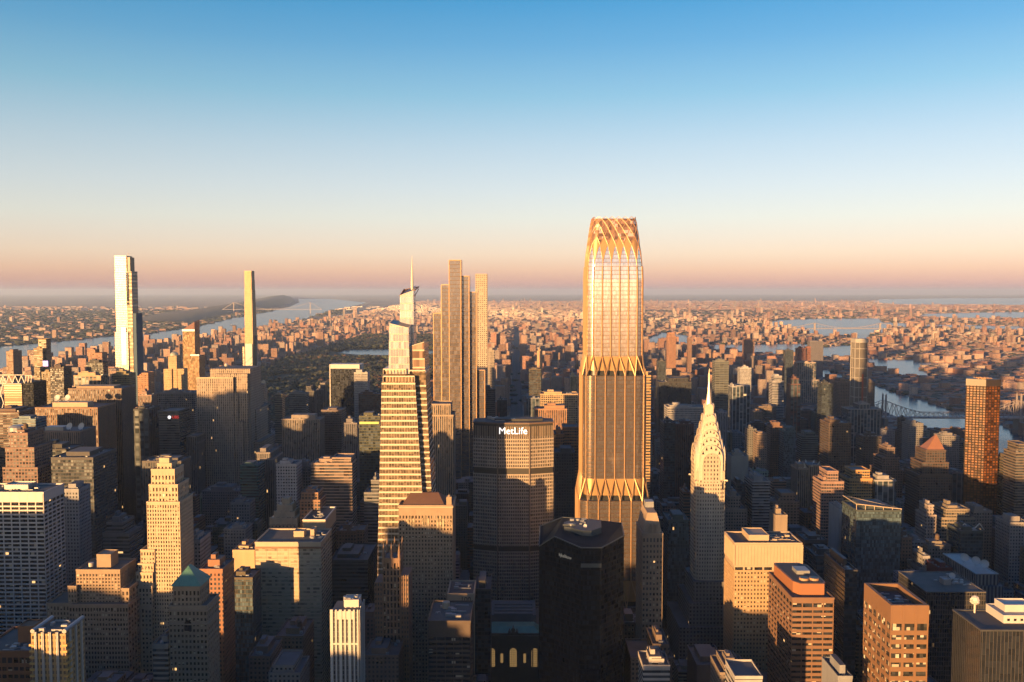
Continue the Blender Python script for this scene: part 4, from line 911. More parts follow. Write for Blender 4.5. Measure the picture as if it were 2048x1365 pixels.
# ------------------------------------------------------------------ the arched steel spire
def spire_tower():
    Y = 880; cx = W(1422, 1000, Y).x; a = W(1450, 1000, Y).x-cx; cy = Y+a+2
    r = root('art_deco_spire_tower', 'slender white brick tower crowned by nested sunburst steel arches and a needle', 'skyscraper', (cx, cy, 0))
    protect(cx-a-8, cx+a+2, Y-12, Y+50, 1340)
    Z = lambda v, yy=Y: W(1415, v, yy).z
    WB = plain('white_brick', (.62, .53, .42), .7, var=.12); 
    SW = facade('spire_shaft', (.62, .53, .42), (.05, .045, .04), bay=2.5, floor=3.9, wx=.42, wz=.5, lit=.02, blind=.1)
    SB = facade('spire_base', (.24, .23, .22), (.03, .03, .035), bay=3.4, floor=3.9, wx=.5, wz=.55, lit=.004)
    zs = Z(962)
    b = MB(); b.box(-a, a, -a, a, 0, Z(980)); b.box(-a*.78, a*.78, -a-1.2, a+1.2, 0, zs); b.box(-a-1.2, a+1.2, -a*.78, a*.78, 0, zs-.5); b.box(-a*.9, a*.9, -a*.9, a*.9, 0, zs+1); b.build('wall', SW, r)
    x0 = W(1374, 1200, Y-8).x-cx
    b = MB(); b.box(-a-3, a+1.5, -a-6, a+14, 0, Z(1165, Y-5)); b.box(-a-8, a+3, -a-9, a+22, 0, Z(1208, Y-8)); b.box(-a-18, a+6, -a-13, a+34, 0, Z(1255, Y-10)); b.build('base', SB, r)
    STL = plain('stainless_steel', (.95, .84, .68), .38, .25, var=.2, scale=.6)
    # (half width of the arch, distance of its face from the axis, top line in the photograph)
    tiers = [(a*.62, a+1.35, 905, WB), (a*.84, a+.6, 889, STL), (a*.74, a*.86, 874, STL), (a*.63, a*.72, 859, STL), (a*.52, a*.58, 844, STL), (a*.40, a*.45, 828, STL), (a*.26, a*.31, 808, STL)]
    for k, (w, d, v, m) in enumerate(tiers):
        zt = Z(v, Y+a-d*.5); n = 14; H_ = w*1.35; z0 = zs-2 if k < 2 else Z(tiers[k-1][2], Y+a)-6-w*.8
        prof = [(-w, z0), (w, z0)]+[(w*math.cos(math.pi*i/n), zt-H_+H_*math.sin(math.pi*i/n)**.85) for i in range(n+1)]
        for ax in (0, 1):
            b = MB(); b.prism(prof, -d, d)
            b.v = [((x, q, y) if ax == 0 else (q, x, y)) for x, y, q in b.v]
            if ax == 0: b.f = [f[::-1] for f in b.f]
            o = b.build("arch" if k else 'dormer', m if k else facade('dormer_wall', (.62, .53, .42), (.05, .045, .04), bay=3.2, floor=4.2, wx=.4, wz=.5, lit=0, roof=(.5, .45, .35)), r)
            if k: [setattr(p, 'use_smooth', False) for p in o.data.polygons]
            # raised rim on the faces that look towards the street
            b = MB()
            for sg in (-1, 1):
                for i in range(n):
                    p, q = [(w*.985*math.cos(math.pi*j/n), zt-H_+H_*math.sin(math.pi*j/n)**.85-.1) for j in (i, i+1)]
                    A_, B_ = ((p[0], sg*(d+.1), p[1]), (q[0], sg*(d+.1), q[1])) if ax == 0 else ((sg*(d+.1), p[0], p[1]), (sg*(d+.1), q[0], q[1]))
                    b.bar(A_, B_, .28)
            b.build('rim', STL, o)
        if 0 < k < 6:
            nt_ = 5 if k < 4 else 3
            for i in range(nt_):
                q = math.pi*(.5+(i-(nt_-1)/2)*(.155 if nt_ == 5 else .17)); px_, pz = w*.84*math.cos(q), zt-H_+(H_)*math.sin(q)**.85*.86; s = w*.1
                for sg, ax in ((-1, 0), (-1, 1), (1, 1)):
                    b = MB(); b.prism([(px_-s, pz-s*1.6), (px_+s, pz-s*1.6), (px_, pz+s*1.5)], -d-.12, -d-.02)
                    b.v = [((x, qq, y) if ax == 0 else ((qq if sg < 0 else -qq), x, y)) for x, y, qq in b.v]; b.build('window', P2, r)
    b = MB(); zc = Z(826, Y+a); zn = Z(786, Y+a); zt = Z(737, Y+a)
    for w0, z0, w1, z1 in ((a*.3, zc-4, a*.2, Z(806, Y+a)), (a*.2, Z(806, Y+a), a*.1, zn), (a*.1, zn, a*.045, Z(765, Y+a)), (a*.045, Z(765, Y+a), .08, zt)):
        b.cyl(0, 0, z0, z1, w0*1.1, w1*1.1, 8)
    b.build('spire', STL, r)
    for sx in (-1, 1):
        for sy in (-1, 1):
            b = MB(); b.prism([(sx*a*.9, sy*a*.9-.6), (sx*a*.9, sy*a*.9+.6), (sx*(a+2.4), sy*(a+2)+.3), (sx*(a+2.4), sy*(a+2)-.3)][::(1 if sx < 0 else -1)], zs-.6, zs+.8); b.build('gargoyle', STL, r)
            b = MB(); b.box(*sorted((sx*a*.62, sx*a)), *sorted((sy*a*.62, sy*a)), zs, zs+9); b.cyl(sx*a*.81, sy*a*.81, zs+9, zs+13, a*.2, a*.06, 8); b.build('corner_turret', WB, r)
spire_tower()
# ------------------------------------------------------------------ far slender towers
def box_part(r, nm, m, *bs):
    b = MB(); [b.box(*q) for q in bs]; return b.build(nm, m, r)
# left supertall
r, w, d, z = here('supertall_tower', 'tallest slim gold glass tower on the left with a cantilevered shaft and blue netted side', 'skyscraper', 229, 252, 512, 2060, 34, 750)
GG = facade('gold_glass', (.36, .3, .25), (.26, .22, .18), bay=2.2, floor=4, wx=.8, wz=.8, gr=.25, gm=.5, lit=0, wr=.5, gv=.1, blind=0)
BLU = plain('blue_netting', (.05, .12, .2), .8); zz = lambda v: W(240, v, 2060).z
box_part(r, 'shaft', GG, (-w, w, -d, d, 0, z)); box_part(r, 'lower_shaft', GG, (-w-2.5, w+1, -d-2, d, 0, zz(665)))
box_part(r, 'side_shaft', facade('gold_bands', (.52, .42, .3), (.3, .22, .14), bay=40, floor=8, wx=1., wz=.45, lit=0), (w+.2, w+11, -d+1, d, 0, zz(543)))
box_part(r, 'recess', P2, (w-1, w+4, -d-.3, -d+1, zz(610), zz(546))); box_part(r, 'hoist', STEEL, (w+2, w+8, -d+2, d-8, zz(543), zz(515)), (w-3, w-2.2, 0, .8, z, z+7))
box_part(r, 'netting', BLU, (w+11.1, w+19, -d+2, d+3, 0, zz(627)))
box_part(r, 'panel', plain('silver_panel', (.6, .62, .66), .3, .4), (-w*.1, w*.75, -d-2.4, -d-2.05, zz(730), zz(655)))
# thin slab tower
r, w, d, z = here('supertall_tower', 'thinnest gold slab tower feathering to a flat top, left of the park', 'skyscraper', 488.5, 502.5, 542, 2030, 24, 745)
TS = facade('thin_gold', (.5, .36, .21), (.28, .2, .12), bay=1.4, floor=4, wx=.5, wz=.85, gr=.3, gm=.3, lit=0, gv=.3, blind=0)
box_part(r, 'shaft', TS, (-w, w, -d, d, 0, z)); zz = lambda v: W(495, v, 2030).z
for i, v in enumerate((560, 580, 605, 632, 660, 690)): box_part(r, 'setback', TS, (-w-.3-.25*i, w+.3+.25*i, -d+.5-i*.2, d+1.5+i*1.6, 0, zz(v)))
box_part(r, 'hoist', METAL, (w+2, w+6.5, d*.2, d*.6, 0, zz(672))); box_part(r, 'wing', GG, (-w-6, -w-2.2, -d-2, d-4, 0, zz(694)))
b = MB(); [b.bar((-w, -d-3, zz(740)-40+k*14), (w, -d-3, zz(740)-26+k*14), .3) for k in range(5)]; box_part(r, 'scaffold', METAL, (-w, w, -d-2.8, -d-2.2, zz(800), zz(688))); b.build('brace', STEEL, r)
# curved top brown tower
r, w, d, z = here('office_tower', 'gold tower with a curved glassy top and silver ledges, by the thin slab', 'skyscraper', 365, 389, 662, 2060, 34, 770)
GG2 = facade('striped_gold', (.45, .3, .14), (.12, .08, .05), bay=2.4, floor=4, wx=.55, wz=1., gm=.3, lit=0)
box_part(r, 'wall', GG2, (-w, w, -d, d, 0, z)); zz = lambda v: W(377, v, 2060).z
b = MB(); b.prism([(-w, -d), (w, -d), (w, d), (-w, d)], z, [zz(660), zz(644), zz(641), zz(655)]); b.build('curved_top', plain('mauve_glass', (.2, .1, .1), .2, .5), r)
box_part(r, 'ledge', plain('silver_ledge', (.6, .65, .8), .3, .3), (-w-.5, w+.5, -d-.8, -d, zz(663), zz(659)), (w*.3, w+11, -d-4, -d+3, zz(712), zz(709))); box_part(r, 'lower_wing', GG2, (w*.3, w+10.5, -d-3.5, d, 0, zz(712)))
# domed octagon tower
r, w, d, z = here('office_tower', 'golden stepped tower with a small dome, left of the ribbed slab', 'office tower', 336, 353, 712, 1900, 22, 780)
CS = facade('gold_stone', (.62, .45, .25), (.12, .08, .05), bay=2.6, floor=3.7, wx=.5, wz=.45, lit=0); zz = lambda v: W(345, v, 1900).z
box_part(r, 'wall', CS, (-w, w, -d, d, 0, z)); box_part(r, 'wing', CS, (-w-9, -w*.1, -d-3, d, 0, zz(738)), (w*.4, w+15, -d+1, d, 0, zz(738)))
b = MB(); 
for i in range(5): q, q2 = math.pi/2*i/5, math.pi/2*(i+1)/5; b.cyl(0, 0, z+8*math.sin(q), z+8*math.sin(q2), w*math.cos(q), w*math.cos(q2)+.05, 12)
b.build('dome', plain('pale_copper', (.4, .45, .4), .5), r)
# 432: grid of square windows
r, w, d, z = here('supertall_tower', 'white pencil tower pierced by a grid of square windows behind the stepped glass tower', 'skyscraper', 950.5, 974.5, 549, 2000, 27, 800)
framed(r, -w, w, -d, d, 0, z, 6, 6, 92, plain('white_concrete', (.55, .48, .4), .7, var=.05), P3, .5, .45, .7, 'fl', budget=100, trim=False)
# stepped glass tower
DGL = facade('stepped_glass', (.3, .18, .08), (.2, .19, .2), bay=2.6, floor=6.8, wx=.87, wz=.9, gr=.1, gm=.75, lit=0, wr=.4, wm=.3, blind=.0, gv=.12)
Y = 1560; x0, x1, z = at(898, 921, 521, Y); cx = (x0+x1)/2; cy = Y+25; r = root('stepped_glass_tower', 'bundle of stepped dark glass shafts edged in gold behind the banded tapering tower', 'skyscraper', (cx, cy, 0))
for ul, ur, v, y0, y1 in ((898, 921.6, 521, 1560, 1592), (917, 938, 553, 1566, 1598), (882.6, 898.2, 570, 1566, 1600), (934, 952.5, 585, 1572, 1604), (867, 882.5, 627, 1572, 1604), (952, 969.5, 741, 1578, 1608)):
    a, c, zt = at(ul, ur, v, y0); protect(a, c, y0, y1, 960); a -= cx; c -= cx; y0 -= cy; y1 -= cy
    o = box_part(r, 'shaft', DGL, (a, c, y0, y1, 0, zt)); b = MB()
    for x in (a, c): b.box(x-.6, x+.6, y0-.5, y0+.3, 0, zt+.6)
    b.box(a, c, y0-.4, y0+.2, zt-.4, zt+.8); b.box(c-.3, c+.4, y0, y1, zt-.4, zt+.8); b.box(c-.3, c+.4, y1-.4, y1+.4, 0, zt); b.build('gold_edge', GOLD, o)
# ribbed stepped slab (left)
r, w, d, z = here('ribbed_slab_tower', 'huge ribbed limestone slab with stepped flanks, gold at its top, left of the park', 'skyscraper', 393, 466, 757, 1400, 26, 930)
cx, cy = r.location.x, r.location.y
RB = facade('ribbed_stone', (.46, .37, .29), (.05, .045, .045), bay=3.3, floor=4, wx=.42, wz=.78, lit=.01, blind=.15); Q = lambda ul, ur, v, Y_: [at(ul, ur, v, Y_)[0]-cx, at(ul, ur, v, Y_)[1]-cx, at(ul, ur, v, Y_)[2]]
box_part(r, 'wall', RB, (-w, w, -d, d, 0, z))
for ul, ur, v, y0, y1 in ((420, 500, 738, 1412, 1470), (430, 495, 748, 1405, 1480), (466.4, 475, 786, 1402, 1430), (475.4, 486, 843, 1401, 1432), (493, 506, 775, 1440, 1500), (500, 512, 820, 1436, 1506), (504, 522, 884, 1430, 1510)):
    a, c, zt = Q(ul, ur, v, y0); box_part(r, 'setback', RB, (a, c, y0-cy, y1-cy, 0, zt)); protect(a+cx, c+cx, y0, y1, 930)
plant(r, -w*.5, w*.9, -d*.7, d*.6, z, 12, 61, m=CREAM); b = MB(); blob(b, w*.2, d*2, W(440, 738, 1412).z+3, 3.2, 3.6, random.Random(3), n=10); b.build('white_dome', WHITE, r)
box_part(r, 'parapet', LIME, (-w-.3, w+.3, -d-.3, -d+.4, z, z+1.5), (w-.4, w+.3, -d, d, z, z+1.5))
# dark bronze tower right
r = None; Y = 1250; a, c, z = at(1941, 2003, 760, Y); cx = (a+c)/2
r = root('residential_tower', 'tall dark bronze glass tower glinting with orange windows near the right edge', 'skyscraper', (cx, Y+28, 0)); protect(a, c, Y, Y+60, 1100)
TB = facade('bronze_glass', (.03, .02, .015), (.06, .022, .006), bay=4.2, floor=3.6, wx=.72, wz=.7, gr=.25, gm=.0, lit=.0, blind=.0, gv=1.6, spec=.15)  # orange glints put into the bronze glass colour, varied pane to pane
w = (c-a)/2; b = MB(); b.prism([(-w*.0, -28), (w, -26), (w, 8), (-w*.3, 12), (-w, -16)], 0, z); b.build('wall', TB, r)
b = MB(); b.prism([(-w*.0, -28.3), (w+.3, -26.3), (w+.3, 8.3), (-w*.3, 12.3), (-w-.3, -16)], z-9, z+.4); b.build('crown', plain('dark_bronze', (.03, .02, .015), .5), r)
plant(r, -w*.3, w*.8, -22, 5, z+.4, 16, 71, m=plain('gold_plant', (.6, .35, .15), .5))
# lattice tower under construction
r, w, d, z = here('residential_tower', 'slim concrete tower frame with white gridded slabs and an orange hoist, right of centre', 'skyscraper', 1711, 1737, 678, 2000, 28, 810)
box_part(r, 'core', plain('bare_concrete', (.17, .16, .15), .85), (-w+1.5, w-1.5, -d+1.5, d-1.5, 0, z)); b = MB(); n = 13; h = z/n
for k in range(1, n+1): b.box(-w, w, -d, d, k*h-1.4, k*h)
for x in (-w, -w*.35, w-1): b.box(x, x+1., -d-.15, -d+.6, 0, z-.05); b.box(x, x+1., d-.6, d+.15, 0, z-.05)
for y in (-d+4, 0, d-4): b.box(-w-.15, -w+.6, y, y+1, 0, z-.05)
b.box(-w-.2, w+.2, -d-.2, d+.2, z-9, z+.1); b.build('slab_frame', plain('white_slab', (.5, .49, .47), .7), r); box_part(r, 'hoist', plain('orange_mesh', (.35, .08, .04), .7), (w*.1, w*.35, -d-1.2, -d-.3, 0, z*.72))
a, c, zz_ = at(1697, 1764, 820, 1990); T('white ribbed apartment block at the foot of the gridded concrete tower', [(1718, 1741, 808, 6), (1697, 1764, 818, 0)], 1930, 40, (.42, .41, .4), 'vs', vb=930)
# black slab with white flanks (left centre), truss topped tower
r, w, d, z = here('office_tower', 'black glass slab framed by pale flanks and a bright top band beside the park', 'office tower', 659, 719, 729, 2050, 36, 880)
box_part(r, 'glass', facade('solow', (.015, .018, .024), (.012, .016, .022), bay=3, floor=4, wx=.9, wz=.8, lit=0), (-w+2, w-2, -d-.3, d, 0, z-10)); box_part(r, 'frame', TRAV, (-w, -w+2, -d-1, d+1, 0, z), (w-2, w, -d-1, d+1, 0, z), (-w+2, w-2, -d-.6, d, z-10, z), (w, w+3, -d+6, d, 0, z))
r, w, d, z = here('office_tower', 'bronze striped tower wrapped in white zigzag trusses at the left edge', 'office tower', 8, 43, 768, 1500, 44, 830)
box_part(r, 'wall', facade('olive_bands', (.4, .29, .15), (.2, .14, .08), bay=60, floor=4, wx=1., wz=.5, lit=0), (-w, w, -d, d, 0, z)); box_part(r, 'side_wing', DG, (w+.1, w+19, -d+2, d, 0, z+2))
b = MB(); pts_ = [(-w-6+i*5.2, z+(14 if i % 2 else 1)) for i in range(9)]
for p, q in zip(pts_, pts_[1:]): b.bar((p[0], -d-1, p[1]), (q[0], -d-1, q[1]), .6)
b.bar((-w-6, -d-1, z+15), (w+4, -d-1, z+15), .6); b.bar((-w-6, -d-1, z), (w, -d-1, z), .6)
for k in range(5): b.bar((-w-(6 if k % 2 else 1), -d-1, z-k*16), (-w-(1 if k % 2 else 6), -d-1, z-(k+1)*16), .6)
for i in range(3): b.bar((w+6+i*5, -d, z+2), (w+8+i*5, -d, z+14), .5); 
b.bar((w+6, -d, z+14), (w+18, -d, z+14), .5); b.build('truss', WHITE, r)
# truss river bridge
b = None; YB = 2480; r = root('truss_bridge', 'long grey cantilever truss bridge over the river at the right', 'bridge', (0, YB, 0)); BS = plain('bridge_steel', (.36, .32, .33), .6)
xs_ = [W(u, 830, YB).x for u in (1700, 1768, 1905, 2037, 2190)]
def th(x):                               # depth of the truss above the deck
    return 12+34*max(0, 1-min(abs(x-t) for t in (xs_[1], xs_[3]))/110)**1.3
box_part(r, 'deck', BS, (xs_[0]-200, xs_[4]+300, -11, 11, 36, 40)); 
for y in (-11, 11):
    b = MB(); x = xs_[0]-60; st = 13.; i = 0
    while x < xs_[4]+60:
        b.bar((x, y, 40+th(x)), (x+st, y, 40+th(x+st)), .8); b.bar((x, y, 40), (x, y, 40+th(x)), .5)
        b.bar((x, y, 40 if i % 2 else 40+th(x)), (x+st, y, 40+th(x+st) if i % 2 else 40), .55); x += st; i += 1
    b.build('truss', BS, r)
for x in (xs_[1], xs_[3]):
    for y in (-11, 11): box_part(r, 'pylon', BS, (x-2, x+2, y-1.5, y+1.5, 0, 102)); b = MB(); b.cyl(x, y, 102, 108, 1.5, .1, 6); b.build('finial', BS, r)
    box_part(r, 'pier', plain('pier_stone', (.25, .24, .23), .9), (x-6, x+6, -16, 16, 0, 36))

# ------------------------------------------------------------------ far suspension bridges, boats
def susp(label, u1, u2, Y, h, dk, ext):
    a, c = W(u1, 620, Y).x, W(u2, 620, Y).x; m = (a+c)/2; r = root('suspension_bridge', label, 'bridge', (m, Y, 0)); a -= m; c -= m
    box_part(r, 'deck', BS, (a-ext, c+ext, -12, 12, dk, dk+6))
    for x in (a, c): b = MB(); b.box(x-8, x-1, -14, -8, 0, h); b.box(x-8, x-1, 8, 14, 0, h); b.box(x-8, x-1, -8, 8, h-12, h); b.box(x-8, x-1, -8, 8, dk+20, dk+28); b.build('tower', plain('bridge_stone', (.5, .42, .38), .7), r)
    for y in (-11, 11):
        b = MB(); n = 20; f = lambda t: dk+10+(h-dk-10)*(2*t-1)**2
        for i in range(n): b.bar((a+(c-a)*i/n, y, f(i/n)), (a+(c-a)*(i+1)/n, y, f((i+1)/n)), 1.6); b.bar((a+(c-a)*i/n, y, dk), (a+(c-a)*i/n, y, f(i/n)), .6)
        b.bar((a-ext, y, dk), (a, y, h), 1.6); b.bar((c, y, h), (c+ext, y, dk), 1.6); b.build('cable', BS, r)
susp('faint suspension bridge crossing the wide river far upstream', 468, 621, 15500, 190, 65, 200)
susp('pale suspension bridge over the far strait at right', 1631, 1762, 8200, 96, 42, 260)
for u, v, ln, lb in ((465, 651, 60, 'dark barge low in the wide river right of the curved top tower'), (395, 669, 40, 'small dark boat near the river bank behind the curved top tower'), (1677, 678, 45, 'tiny white boat in the strait below the pale suspension bridge'), (1905, 815, 22, 'small white boat on the near river left of the bronze tower')):
    x, y = G(u, v); r = root('boat', lb, 'boat', (x, y, .4), rz=.4); m = WHITE if 'white' in lb else STEEL; b = MB(); w = ln*.12
    b.prism([(-ln/2, -w), (ln*.3, -w), (ln/2, 0), (ln*.3, w), (-ln/2, w)], 0, 3.5, [(-ln/2, -w*1.1), (ln*.34, -w*1.1), (ln*.56, 0), (ln*.34, w*1.1), (-ln/2, w*1.1)]); b.build('hull', m, r); box_part(r, 'cabin', WHITE, (-ln*.35, -ln*.1, -w*.7, w*.7, 3.5, 8))
